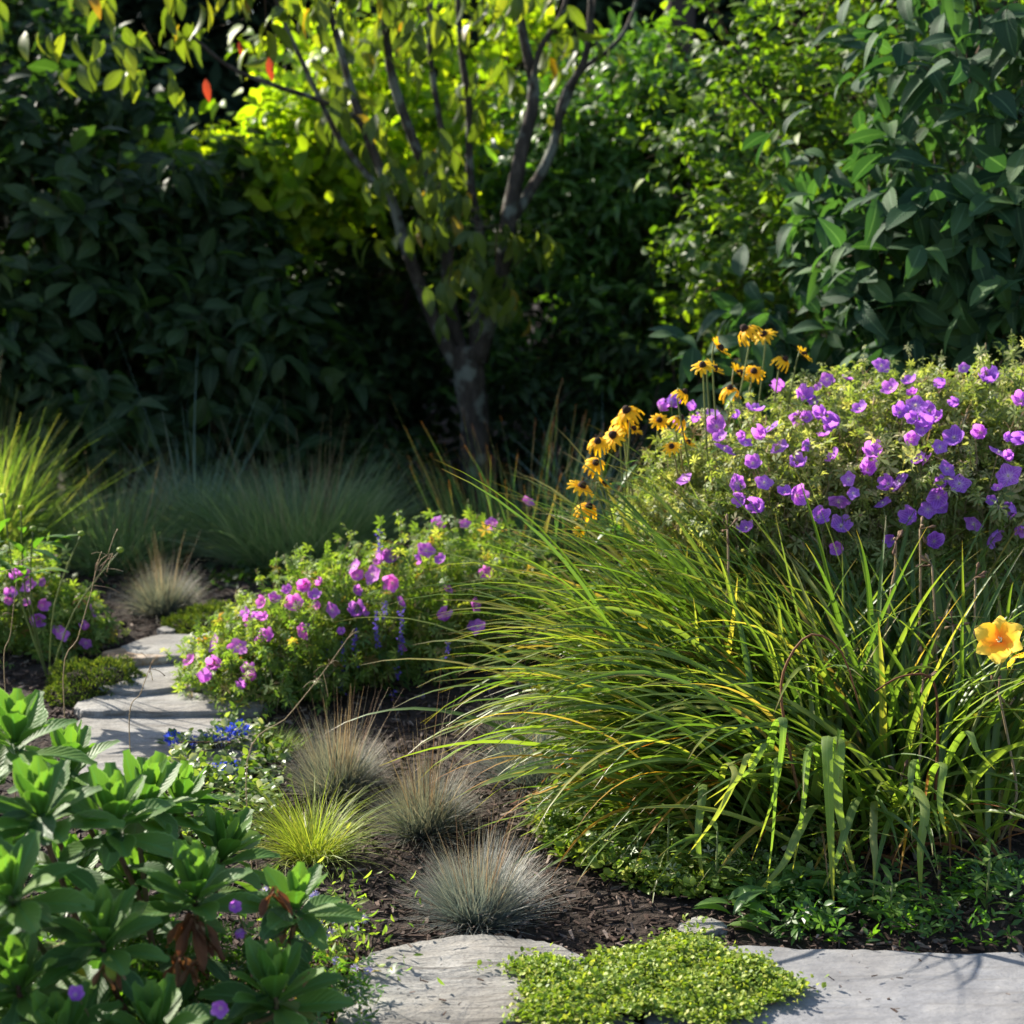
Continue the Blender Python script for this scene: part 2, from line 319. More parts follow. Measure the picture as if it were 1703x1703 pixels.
M['tree_leaf'] = leaf_mat('tree_leaf', [(0, (.05, .085, .02)), (.6, (.08, .12, .025)), (.93, (.14, .17, .03)), (1, (.3, .17, .03))], (2.2, 2.1, .4), .5, .45, .35, rib=(.1, .14, .05))
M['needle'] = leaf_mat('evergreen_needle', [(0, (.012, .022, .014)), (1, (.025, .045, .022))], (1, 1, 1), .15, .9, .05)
M['purple'] = petal_mat('purple_petal', (.75, .6, .8), (.44, .17, .66), (.56, .27, .8), (1.45, 1.15, 1.25), vein=(.22, .02, .4), tr=.45)
M['pink'] = petal_mat('pink_petal', (.8, .6, .8), (.56, .18, .62), (.62, .26, .72), (1.45, 1.15, 1.2), vein=(.35, .04, .42), tr=.45)
M['yellow_petal'] = petal_mat('orange_yellow_petal', (.6, .25, .01), (.88, .5, .012), (.9, .58, .02), (1.3, 1.2, .6), tr=.38)
M['lily_petal'] = petal_mat('lily_petal', (.85, .25, .02), (.9, .55, .03), (.92, .7, .1), (1.2, 1.2, .8), tr=.35, rmid=.45)
M['aster'] = petal_mat('aster_petal', (.6, .5, .75), (.5, .42, .75), (.6, .55, .85), (1.2, 1.2, 1.2), tr=.35)
M['blue'] = leaf_mat('blue_petal', [(0, (.03, .06, .45)), (1, (.08, .12, .6))], (1.2, 1.2, 1.3), .35, .6, .2)
M['violet'] = leaf_mat('violet_petal', [(0, (.1, .06, .35)), (1, (.2, .12, .55))], (1.2, 1.2, 1.3), .35, .6, .2)
M['cone'] = solid_mat('flower_cone', [(.3, (.015, .006, .004)), (.7, (.06, .025, .015))], 400, .9, 1, .002)
M['stamen'] = island_mat('stamen', [(0, (.7, .65, .5)), (1, (.8, .7, .3))])
M['red_leaf'] = leaf_mat('red_leaf', [(0, (.3, .03, .02)), (1, (.4, .09, .03))], (1.5, 1, .8), .4, .5, .3)

# ------------------------------------------------------------------ ground, mulch, stones
xs = np.concatenate([np.linspace(-120, -6, 12), np.linspace(-5, 5, 161), np.linspace(6, 120, 12)])
ys = np.concatenate([np.linspace(-20, 1.5, 8), np.linspace(1.6, 8.4, 130), np.linspace(9, 200, 20)])
gx, gy = np.meshgrid(xs, ys, indexing='ij'); gzv = gz(gx, gy)+RNG.normal(0, .0035, gx.shape)*(np.abs(gx) < 5)
mb = MB(); mb.add(np.stack([gx, gy, gzv], 2).reshape(-1, 3), grid_faces(len(xs), len(ys))[:, ::-1]); g = mb.build('ground', M['soil']); tag(g, kind='structure')

def box_tpl():
    v = np.array([(x, y, z) for x in (-.5, .5) for y in (-.5, .5) for z in (-.5, .5)], float)
    f = np.array([(0, 1, 3, 2), (4, 6, 7, 5), (0, 4, 5, 1), (2, 3, 7, 6), (0, 2, 6, 4), (1, 5, 7, 3)])
    return v, f, np.zeros((8, 2))
n = 30000; mb = MB()
yy = RNG.uniform(2.9, 7.2, n); xx = RNG.uniform(-.36, .36, n)*yy
T = np.stack([xx, yy, gz(xx, yy)+RNG.uniform(0, .012, n)], 1)
d = rdir(n); d[:, 2] *= .3; up = nrm(rdir(n)*.5+np.array([0, 0, 1])); L_ = RNG.uniform(.008, .034, n)
Mx = frames(d, up, L_); Mx[:, :, 0] *= RNG.uniform(.15, .4, n)[:, None]; Mx[:, :, 2] *= .14
bt = box_tpl(); bt[0][bt[0][:, 1] > 0, 0] *= .55; mb.inst(bt, Mx, T)
tag(mb.build('bark_mulch', M['chip'], smooth=False), 'dark brown bark mulch chips spread over the bed', 'mulch', kind='stuff')

def slab(name, outline, top, thick, mat, label, cat='flagstone', group=None, seed=0, tilt=0.0, rough=.004, drop_y=0):
    """a stone slab: irregular outline, chipped edge, uneven top"""
    o = np.array(outline, float); c = o.mean(0); g2 = np.random.default_rng(seed)
    # resample the outline smoothly
    pts = smooth_path(np.vstack([np.c_[o, np.zeros(len(o))], [[*o[0], 0]]]), len(o)*7)[:-1, :2]
    pts += g2.normal(0, .0025, pts.shape)
    rings = [0, .35, .6, .8, .92, .985, 1.0, 1.003, .995]; v = []; n_ = len(pts)
    for k, r_ in enumerate(rings):
        for p in pts:
            q = c+(p-c)*r_
            z = top+tilt*(q[0]-c[0])+rough*(math.sin(q[0]*23+q[1]*9)+math.sin(q[1]*31-q[0]*7))*.5*(1 if k else .3)
            if k == 5: z -= .0015
            if k == 6: z -= .007+g2.uniform(0, .003)
            if k == 7: z -= thick*.55; q = q+g2.normal(0, .003, 2)
            if k == 8: z -= thick
            v.append((q[0], q[1], z))
    f = []
    for k in range(len(rings)-1):
        for i in range(n_): f.append((k*n_+i, (k+1)*n_+i, (k+1)*n_+(i+1) % n_, k*n_+(i+1) % n_))
    mb = MB(); mb.add(v, f); ob = mb.build(name, mat, smooth=False, origin=(c[0], c[1], top-thick)); ob.location = (c[0], c[1], top-thick)
    return tag(ob, label, cat, group)
def GP(pts, z): 
    out = []
    for a, b in pts:
        r = ray(a, b); t = (H-z)/(-r[2]); out.append((r[0]*t, r[1]*t))
    return out
FS = 'flagstones laid in the garden bed'
slab('flagstone', GP([(540, 1790), (565, 1670), (597, 1597), (660, 1567), (740, 1555), (820, 1552), (900, 1560), (965, 1586), (1030, 1618), (1010, 1655), (880, 1690), (800, 1712), (700, 1790)], .035), .035, .06, M['slate'],
     'large rounded pale grey flagstone in the foreground, in front of the silvery grass', group=FS, seed=1, rough=.006)
slab('flagstone', GP([(1150, 1576), (1240, 1570), (1330, 1574), (1450, 1578), (1580, 1584), (1760, 1592), (1820, 1700), (1850, 1900), (1500, 1960), (1200, 1940), (1090, 1800), (1080, 1660)], .03), .03, .06, M['shaded_stone'],
     'broad flagstone at lower right, shade painted into its blue-grey colour, crossed by streaky leaf shadows', group=FS, seed=2, rough=.002)
slab('flagstone', GP([(860, 1702), (960, 1688), (1050, 1690), (1075, 1740), (1060, 1900), (900, 1960), (800, 1800)], .03), .03, .06, M['slate'],
     'flagstone at the bottom edge, mostly covered by the yellow-green mat', group=FS, seed=3)
PS = 'slabs of the stepping path'
slab('path_slab', GP([(110, 1215), (140, 1192), (230, 1186), (350, 1188), (420, 1200), (430, 1250), (380, 1290), (200, 1300), (110, 1270)], .035), .035, .04, M['slate'], 'nearest pale slab of the garden path, behind the fleshy-leaved plant', 'path slab', PS, 4, rough=.004)
slab('path_slab', GP([(128, 1165), (190, 1152), (260, 1149), (380, 1152), (440, 1165), (400, 1180), (240, 1181), (150, 1183), (125, 1175)], .054), .054, .04, M['slate'], 'second path slab, narrow, between two dark step edges', 'path slab', PS, 5)
slab('path_slab', GP([(130, 1108), (220, 1095), (330, 1097), (440, 1102), (450, 1125), (400, 1143), (300, 1141), (210, 1147), (140, 1135)], .072), .072, .04, M['slate'], 'third path slab beside the mossy cushion, wide and pale', 'path slab', PS, 6)
slab('path_slab', GP([(200, 1072), (260, 1057), (350, 1054), (430, 1053), (480, 1063), (470, 1085), (380, 1094), (280, 1090), (215, 1086)], .1), .1, .04, M['slate'], 'farthest path slab with a crack, below the round moss mound', 'path slab', PS, 7)
slab('edging_stone', GP([(172, 1084), (200, 1075), (240, 1074), (278, 1082), (282, 1090), (240, 1093), (190, 1094)], .099), .099, .03, M['rust_stone'], 'rusty orange-brown stone at left end of the farthest path slab', 'stone', None, 8)
slab('edging_stone', GP([(1130, 1524), (1165, 1514), (1200, 1520), (1208, 1532), (1170, 1541), (1135, 1537)], .035), .02, .02, M['slate'], 'small tan flat stone lying on mulch under the daylily leaves', 'stone', None, 9)
slab('edging_stone', GP([(262, 1046), (272, 1041), (287, 1042), (290, 1049), (275, 1051)], .105), .105, .02, M['slate'], 'small pale pebble left of the round moss mound', 'stone', None, 10)

g_ = np.random.default_rng(55); n = 420; xx = g_.uniform(-.75, 1.25, n); yy = np.clip(3.36-np.abs(g_.normal(0, .12, n)), 2.8, 3.5); yy[:170] = 3.3-g_.uniform(0, .5, 170)
T = np.stack([xx, yy, np.full(n, .041)], 1); d = rdir(n, g_); d[:, 2] *= .08; L_ = g_.uniform(.004, .016, n); Mx = frames(d, np.tile([0, 0, 1.], (n, 1)), L_); Mx[:, :, 0] *= g_.uniform(.15, .4, n)[:, None]; Mx[:, :, 2] *= .1
mb = MB(); mb.inst(bt, Mx, T); tag(mb.build('bark_crumbs', M['chip'], smooth=False), 'loose bark crumbs scattered on the front flagstones', 'debris', kind='stuff')

# ------------------------------------------------------------------ shrubs and trees in the background
def ell_noise(d, k):
    return 1+.16*np.sin(d[:, 0]*5+k)*np.cos(d[:, 2]*6+k*2)+.12*np.sin(d[:, 1]*9+d[:, 0]*7+k*3)+.07*np.sin(d[:, 2]*17+d[:, 0]*15+k)
def foliage(mb, ells, n, per, ll, tpl, droop=.3, twl=.18, inner=.25, seed=0, upb=.3, jit=.6, twmb=None, wsc=1, front=.0, gap=(5., -.75)):
    """ells: list of (centre, radii, weight)."""
    g_ = np.random.default_rng(seed); wsum = sum(e[2] for e in ells)
    for k, (c, r, wt) in enumerate(ells):
        m = int(n*wt/wsum); d = rdir(m, g_)
        if front:                                          # a few more twigs on the side that can be seen
            fl = (d[:, 1] > .2) & (g_.uniform(size=m) < front); d[fl, 1] *= -1
        rf = np.where(g_.uniform(size=m) < inner, g_.uniform(.35, .85, m), g_.uniform(.82, 1.06, m))*ell_noise(d, seed+k*1.3)
        p = np.asarray(c)+d*np.asarray(r)*rf[:, None]
        gapn = np.sin(p[:, 0]*gap[0]+seed)*np.sin(p[:, 2]*gap[0]*1.1+seed*2+p[:, 1]*3)+.6*np.sin(p[:, 0]*gap[0]*2.3+p[:, 2]*gap[0]*1.9+seed)
        ok = (p[:, 2] > gz(p[:, 0], p[:, 1])+.02) & (gapn > gap[1]+g_.normal(0, .25, m)); p = p[ok]; d = d[ok]; m = len(p)
        td = nrm(d*np.array([1, 1, .6])+np.array([0, 0, upb])+g_.normal(0, .45, (m, 3)))
        tl_ = twl*g_.uniform(.6, 1.3, m)
        if twmb is not None:
            az = np.arctan2(td[:, 0], td[:, 1]); el = np.arcsin(np.clip(td[:, 2], -1, 1))
            blades(twmb, p-td*tl_[:, None]*.8, az, el, el-.1, tl_*1.9, np.full(m, .006), 3, 1, 2, 0, None, 0, 'fine')
        t = (np.arange(per)+.5)/per
        pos = p[:, None]+td[:, None]*(t[None, :, None]*tl_[:, None, None])
        side = nrm(np.cross(td, np.array([0, 0, 1.])+g_.normal(0, .2, (m, 3))))
        s_ = np.where(np.arange(per) % 2, 1, -1)[None, :, None]
        oth = np.cross(td, side)
        ld = td[:, None]*.55+side[:, None]*s_*.8+oth[:, None]*g_.normal(0, .4, (m, per, 1))+g_.normal(0, jit*.4, (m, per, 3))+np.array([0, 0, -droop])
        ld = nrm(ld.reshape(-1, 3)); up = nrm(np.array([0, 0, 1.])+d.repeat(per, 0)*.7+g_.normal(0, jit*.5, (m*per, 3)))
        sc = ll*g_.uniform(.6, 1.15, m*per)
        for q, tp in enumerate(tpl):
            sel = (np.arange(m*per)*7 % len(tpl)) == q
            mb.inst(tp, frames(ld[sel], up[sel], sc[sel], np.full(sel.sum(), wsc)), pos.reshape(-1, 3)[sel])

def branches(mb, foot, ells, n, r0, seed=0):
    g_ = np.random.default_rng(seed)
    for i in range(n):
        c, r, _ = ells[i % len(ells)]; d = nrm(g_.normal(size=3)+np.array([0, 0, .5])); e = np.asarray(c)+d*np.asarray(r)*.85
        b = np.asarray(foot)+np.array([g_.normal(0, .12), g_.normal(0, .1), 0]); b[2] = float(gz(b[0], b[1]))-.03
        mid = b*.55+e*.45+np.array([g_.normal(0, .08), g_.normal(0, .08), .25])
        tube(mb, smooth_path([b, mid, e], 9), np.linspace(r0, r0*.2, 9)*g_.uniform(.6, 1.2), 5, 0, .08)

LT = lambda **k: leaf_tpl(**k)
T_broad = [LT(width=.52, droop=.35, fold=.3), LT(width=.46, droop=.6, fold=.5), LT(width=.55, droop=.15, fold=.15)]
T_long = [LT(width=.34, droop=.4, fold=.3), LT(width=.30, droop=.65, fold=.5), LT(width=.36, droop=.2, fold=.2)]
T_small = [LT(width=.5, nl=4, droop=.2), LT(width=.42, nl=4, droop=.4)]

def shrub(name, label, foot, ells, n, per, ll, tpl, mat, cat='shrub', nb=14, r0=.025, seed=0, group=None, **kw):
    t = thing(name, label, cat, group)
    mb = MB(); tw = MB(); foliage(mb, ells, n, per, ll, tpl, seed=seed, twmb=tw, **kw); mb.build('foliage', mat, t)
    if tw.n: tw.build('twigs', M['twig'], t)
    mb = MB(); branches(mb, foot, ells, nb, r0, seed); mb.build('branches', M['dark_bark'], t)
    settle(t, (foot[0], foot[1], float(gz(foot[0], foot[1])))); return t
BG = 'shrubs forming the leafy back of the garden'
def E(px, py, Y, rx, ry, rz, wt=1): return (P(px, py, Y), (rx, ry, rz), wt)

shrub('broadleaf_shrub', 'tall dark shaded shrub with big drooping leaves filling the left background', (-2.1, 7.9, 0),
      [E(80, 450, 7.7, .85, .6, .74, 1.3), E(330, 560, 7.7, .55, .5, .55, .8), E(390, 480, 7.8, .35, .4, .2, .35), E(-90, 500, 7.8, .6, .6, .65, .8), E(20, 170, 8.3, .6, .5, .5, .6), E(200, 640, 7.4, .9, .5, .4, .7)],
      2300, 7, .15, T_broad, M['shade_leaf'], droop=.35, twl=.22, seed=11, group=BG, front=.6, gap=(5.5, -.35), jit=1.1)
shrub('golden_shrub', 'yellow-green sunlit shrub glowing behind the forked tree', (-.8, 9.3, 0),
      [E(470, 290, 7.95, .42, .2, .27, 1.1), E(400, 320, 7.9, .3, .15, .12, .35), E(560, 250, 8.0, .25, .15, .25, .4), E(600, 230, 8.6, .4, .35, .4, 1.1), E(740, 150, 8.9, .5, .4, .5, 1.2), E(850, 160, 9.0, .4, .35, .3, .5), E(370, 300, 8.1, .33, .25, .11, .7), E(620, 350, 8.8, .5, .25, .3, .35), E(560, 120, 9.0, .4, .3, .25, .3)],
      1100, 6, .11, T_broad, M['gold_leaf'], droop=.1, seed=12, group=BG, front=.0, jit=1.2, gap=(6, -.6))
shrub('leafy_shrub', 'rounded mid-green shrub right of the forked tree, lit along its top', (1.0, 8.6, 0),
      [E(1010, 265, 8.2, .48, .35, .47, 1.7), E(1130, 320, 8.1, .40, .4, .40, 1.1), E(940, 500, 8.2, .5, .4, .6, .9), E(1130, 540, 8.0, .45, .45, .7, 1)],
      2600, 7, .095, T_long, M['mid_leaf'], droop=.1, seed=13, group=BG, front=.3, jit=1.1)
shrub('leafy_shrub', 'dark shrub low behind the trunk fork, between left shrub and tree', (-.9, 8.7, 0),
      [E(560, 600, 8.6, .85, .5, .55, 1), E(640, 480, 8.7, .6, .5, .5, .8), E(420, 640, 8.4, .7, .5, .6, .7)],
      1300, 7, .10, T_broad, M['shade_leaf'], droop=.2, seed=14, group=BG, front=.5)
shrub('small_leaved_shrub', 'tall small-leaved shrub at right with dappled yellow light through it', (2.0, 7.2, 0),
      [E(1360, 180, 7.0, .62, .5, .6, 1.2), E(1300, 350, 6.9, .42, .45, .5, 1), E(1480, 330, 6.8, .6, .5, .7, 1.1), E(1280, 520, 7.0, .45, .4, .6, .6), E(1520, 60, 7.2, .7, .5, .6, .9)],
      1700, 8, .075, T_small+T_long[:1], M['small_leaf'], droop=.1, twl=.2, seed=15, group=BG, front=.2, upb=.6, jit=1.2, gap=(6, -.5))
shrub('broadleaf_shrub', 'near shrub in upper right corner with large veined drooping leaves', (1.9, 5.9, 0),
      [E(1660, 180, 5.7, .42, .4, .5, 1), E(1560, 420, 5.7, .42, .4, .42, 1.1), E(1700, 480, 5.6, .45, .4, .5, 1.1), E(1430, 520, 5.9, .35, .35, .28, .7), E(1850, 200, 5.8, .5, .5, .9, .8), E(1520, 640, 5.8, .7, .35, .35, .8)],
      820, 6, .14, [LT(width=.48, nl=7, na=5, droop=.45, fold=.25, cup=.1), LT(width=.42, nl=7, na=5, droop=.7, fold=.4), LT(width=.5, nl=7, na=5, droop=.25, fold=.2)], M['right_leaf'], droop=.45, twl=.2, seed=16, group=BG, front=.5, nb=18, r0=.012, jit=1.2, gap=(7, -.4))
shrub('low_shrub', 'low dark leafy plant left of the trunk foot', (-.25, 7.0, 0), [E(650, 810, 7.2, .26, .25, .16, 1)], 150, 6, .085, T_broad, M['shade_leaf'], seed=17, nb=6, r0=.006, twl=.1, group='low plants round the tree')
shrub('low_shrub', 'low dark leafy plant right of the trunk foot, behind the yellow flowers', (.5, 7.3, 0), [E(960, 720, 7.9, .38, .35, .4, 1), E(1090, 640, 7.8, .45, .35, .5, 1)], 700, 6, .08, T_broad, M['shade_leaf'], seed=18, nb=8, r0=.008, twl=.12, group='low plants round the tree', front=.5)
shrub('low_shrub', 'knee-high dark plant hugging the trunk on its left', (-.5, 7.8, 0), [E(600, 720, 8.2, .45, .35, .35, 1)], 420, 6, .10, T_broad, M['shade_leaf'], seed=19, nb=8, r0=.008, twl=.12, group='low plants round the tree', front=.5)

# dark evergreens beyond
EV = 'dark evergreens beyond the garden'
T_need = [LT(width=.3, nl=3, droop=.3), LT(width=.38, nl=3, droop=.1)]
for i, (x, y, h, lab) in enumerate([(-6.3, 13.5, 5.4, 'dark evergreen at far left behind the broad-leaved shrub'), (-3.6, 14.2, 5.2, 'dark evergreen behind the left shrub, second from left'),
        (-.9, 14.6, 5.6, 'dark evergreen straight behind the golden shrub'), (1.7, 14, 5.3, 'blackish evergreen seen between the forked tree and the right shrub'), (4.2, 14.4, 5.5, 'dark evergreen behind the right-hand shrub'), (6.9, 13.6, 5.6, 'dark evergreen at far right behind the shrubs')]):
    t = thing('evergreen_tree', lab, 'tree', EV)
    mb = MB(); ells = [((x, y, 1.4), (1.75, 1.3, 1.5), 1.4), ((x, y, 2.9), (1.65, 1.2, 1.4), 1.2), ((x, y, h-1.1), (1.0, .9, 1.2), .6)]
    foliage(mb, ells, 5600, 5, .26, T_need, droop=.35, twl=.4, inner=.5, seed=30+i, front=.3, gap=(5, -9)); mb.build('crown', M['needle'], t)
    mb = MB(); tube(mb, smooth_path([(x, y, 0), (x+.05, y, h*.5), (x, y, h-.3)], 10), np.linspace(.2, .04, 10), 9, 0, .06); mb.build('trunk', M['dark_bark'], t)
    settle(t, (x, y, 0))
for lab, px, Y, rr in [('straight dark trunk standing in the deep shade right of centre top', 1115, 11.2, .12)]:
    t = thing('dark_tree', lab, 'tree'); mb = MB(); a = P(px, 800, Y); a[2] = 0; b = P(px+8, -160, Y)
    tube(mb, smooth_path([a, (a+b)/2+np.array([.04, 0, 0]), b+np.array([0, 0, 1.2])], 14), np.linspace(rr, rr*.7, 14), 10, 0, .05); mb.build('trunk', M['dark_bark'], t)
    mb = MB(); foliage(mb, [(b+np.array([0, .3, 1.6]), (1.2, .9, .8), 1)], 900, 5, .2, T_need, droop=.4, twl=.35, inner=.5, seed=51); mb.build('crown', M['needle'], t); settle(t, a)

# ------------------------------------------------------------------ the forked tree
TY = 7.5
t = thing('forked_tree', 'small multi-stemmed tree with grey lichen bark forking low, in the middle', 'tree')
def limb(mb, pts, r, n=26, ns=8, rough=.07): 
    r = [x*.85 for x in r]; q = [P(a, b, TY+dy) for a, b, dy in pts]; tube(mb, smooth_path(q, n), np.interp(np.linspace(0, 1, n), np.linspace(0, 1, len(r)), r), ns, 0, rough)
mb = MB()
foot = P(792, 850, TY); foot[2] = gz(foot[0], foot[1])-.05
tube(mb, smooth_path([foot, P(790, 800, TY), P(790, 700, TY), P(782, 640, TY), P(778, 575, TY)], 24), np.interp(np.linspace(0, 1, 24), [0, .15, .5, .8, 1], [.1, .074, .068, .074, .066]), 14, 0, .05)
mb.build('trunk', M['bark'], t)
LIMBS = [([(765, 610, 0), (735, 560, -.02), (700, 480, -.05), (672, 400, -.08), (648, 320, -.1), (600, 200, -.1), (560, 60, -.05), (520, -80, 0)], [.05, .042, .036, .03, .024, .02, .015]),
         ([(772, 600, .03), (750, 520, .05), (742, 430, .05), (728, 330, .03), (690, 240, 0), (655, 140, 0), (640, 40, 0), (625, -90, 0)], [.046, .04, .034, .03, .026, .022, .017]),
         ([(795, 600, -.02), (815, 520, -.05), (838, 430, -.06), (850, 340, -.06), (868, 250, -.03), (888, 150, 0), (870, 60, 0), (850, -80, .05)], [.055, .047, .044, .042, .034, .026, .018]),
         ([(846, 370, -.06), (880, 320, .02), (918, 250, .05), (938, 160, .06), (975, 90, .08), (985, -60, .08)], [.036, .03, .024, .02, .014]),
         ([(935, 190, .06), (965, 120, .1), (1010, 85, .12), (1045, 40, .13), (1075, -60, .15)], [.018, .014, .012, .008]),
         ([(885, 170, 0), (895, 90, -.05), (935, 20, -.05), (960, -70, -.05)], [.018, .015, .012]),
         ([(790, 590, .05), (790, 480, .12), (800, 400, .15), (782, 300, .15), (780, 180, .15), (765, 60, .15), (760, -80, .15)], [.036, .03, .024, .022, .018, .014]),
         ([(730, 340, .03), (740, 260, .1), (728, 180, .1), (715, 80, .1), (718, -60, .1)], [.02, .017, .013]),
         ([(650, 330, -.1), (610, 290, -.15), (565, 230, -.2), (520, 140, -.2), (470, 30, -.25), (440, -60, -.3)], [.02, .016, .013, .01]),
         ([(600, 200, -.1), (540, 170, -.3), (450, 140, -.5), (380, 110, -.6), (320, 60, -.7)], [.014, .012, .008]),
         ([(568, 240, -.2), (545, 200, -.1), (530, 160, 0)], [.01, .006]),
         ([(1000, 90, .12), (985, 40, .12), (1000, -50, .15)], [.009, .006])]
for pts, r in LIMBS:
    mb = MB(); limb(mb, pts, r, 22 if len(pts) > 3 else 8); mb.build('limb', M['bark'], t)
mb = MB(); tw = MB()
# drooping leaves on twigs along the limbs and overhead
ce = [E(690, 330, 7.3, .14, .15, .16, .4), E(790, 380, 7.2, .22, .15, .24, 1.0), E(670, 400, 7.2, .1, .1, .12, .3), E(640, 230, 7.4, .2, .2, .2, .3), E(240, 40, 6.9, .3, .3, .25, .28), E(420, -10, 6.9, .5, .35, .28, .6), E(560, 0, 7.2, .5, .35, .22, .8), E(700, -30, 7.4, .6, .4, .22, .4), E(640, 120, 7.8, .4, .3, .2, .5), E(820, 60, 7.6, .4, .3, .25, .45), E(40, -20, 6.8, .4, .3, .16, .15), E(860, -60, 7.6, .8, .4, .2, .3)]
foliage(mb, ce, 185, 5, .13, [LT(width=.4, nl=6, droop=.5, fold=.4), LT(width=.36, nl=6, droop=.8, fold=.5), LT(width=.42, nl=6, droop=.3, fold=.2)], droop=1.1, twl=.2, seed=60, twmb=tw, upb=-.1)
mb.build('crown', M['tree_leaf'], t); tw.build('twigs', M['twig'], t)
for a, b, Yl, l_ in [(342, 130, 6.8, .1), (398, 68, 6.9, .06), (447, 95, 6.9, .1)]:
    mb = MB(); mb.inst(T_long[0], frames(np.array([[.1, -.2, -1.]]), np.array([[0, -1, .2]]), np.array([l_])), P(a, b, Yl)[None]); mb.build('autumn_leaf', M['red_leaf'], t)
settle(t, foot)

# ------------------------------------------------------------------ grasses and moss in the middle distance
def grass(name, label, px, py, n, r0, L, W, mat, cat='grass clump', group=None, stalks=0, sl=(.3, .4), seed=0, stalk_mat='straw', **kw):
    c = G(px, py); t = thing(name, label, cat, group)
    mb = MB(); clump(mb, c, n, r0, L, W, seed=seed, **kw); mb.build('blades', mat, t)
    if stalks:
        mb = MB(); clump(mb, c, stalks, r0*.7, sl, (.002, .0035), spread=(65, 88), tipdrop=(-5, 12), seed=seed+5, nseg=5); mb.build('flower_stalks', M[stalk_mat], t)
    settle(t, c); return t
SH = 'grasses in the shade at the back'
grass('tall_grass', 'tall sunlit yellow-green grass tuft at far left edge', -30, 945, 1100, .16, (.4, .74), (.004, .008), M['bright_grass'], spread=(42, 88), tipdrop=(5, 55), group=SH, stalks=30, sl=(.55, .75), seed=71)
grass('tall_grass', 'blue-green upright grass with long bare spikes against the dark', 325, 905, 500, .1, (.25, .42), (.004, .007), M['blue_grass'], spread=(45, 86), tipdrop=(10, 60), group=SH, stalks=0, seed=72)
c = G(325, 905); mb = MB(); clump(mb, c, 26, .06, (.5, .8), (.004, .007), spread=(48, 84), tipdrop=(-6, 12), seed=73, nseg=5)
tt = [o for o in COL.objects if o.name == 'tall_grass.001'][0]; o = mb.build('spikes', M['blue_grass'], tt); o.location = -tt.location
grass('mound_grass', 'soft green mounded grass in shade, right of the upright spikes', 500, 935, 3800, .26, (.26, .48), (.003, .005), M['back_grass'], spread=(28, 88), tipdrop=(5, 50), group=SH, stalks=110, sl=(.36, .6), seed=74, squash=.8)
grass('mound_grass', 'green mounded grass in shade, left of the upright spikes', 190, 935, 2600, .25, (.26, .42), (.003, .005), M['back_grass'], spread=(28, 88), tipdrop=(5, 60), group=SH, stalks=110, sl=(.3, .52), seed=75, squash=.8)
grass('mound_grass', 'middle green grass mound directly behind the upright spikes', 370, 915, 1900, .2, (.24, .38), (.003, .005), M['back_grass'], spread=(30, 88), tipdrop=(5, 50), group=SH, seed=76, squash=.8)
grass('fescue_clump', 'shaded tan-tipped fescue tuft on mulch beyond the path', 272, 1018, 1500, .05, (.13, .2), (.0018, .003), M['fescue_tan'], spread=(20, 85), tipdrop=(0, 40), stalks=25, sl=(.24, .33), seed=77, group='fescue clumps')
grass('spiky_grass', 'sparse dark grass blades left of the yellow daisies', 985, 880, 60, .12, (.35, .7), (.004, .007), M['blue_grass'], spread=(35, 85), tipdrop=(5, 40), seed=78, group=SH)
for lab, px, py, rx, ry, h, sd in [('round sunlit moss mound above the farthest path slab', 350, 1048, .15, .12, .075, 1), ('moss cushion left of the wide path slab', 158, 1152, .15, .13, .095, 2), ('flat moss patch behind the mid bed flowers', 500, 965, .3, .12, .03, 3)]:
    c = G(px, py); t = thing('moss_cushion', lab, 'moss', 'moss cushions'); n = 5200; g_ = np.random.default_rng(90+sd)
    d = rdir(n, g_); d[:, 2] = np.abs(d[:, 2]); p = c+d*np.array([rx, ry, h])*ell_noise(d, sd)[:, None]
    mb = MB(); mb.inst(LT(width=.3, nl=3, droop=.2), frames(nrm(d+g_.normal(0, .5, (n, 3))), rdir(n, g_), g_.uniform(.010, .02, n)), p); mb.build('moss_tufts', M['moss'], t)
    a = np.linspace(0, 2*math.pi, 25)[:-1]; mb = MB(); v = []
    for q in range(8):
        th = q/7*math.pi/2; v += [(c[0]+rx*.95*math.cos(th)*math.cos(x), c[1]+ry*.95*math.cos(th)*math.sin(x), c[2]-.01+h*.92*math.sin(th)) for x in a]
    f = [(i*24+k, i*24+(k+1) % 24, (i+1)*24+(k+1) % 24, (i+1)*24+k) for i in range(7) for k in range(24)]
    mb.add(v, f); mb.build('cushion_base', M['soil'], t); settle(t, c)

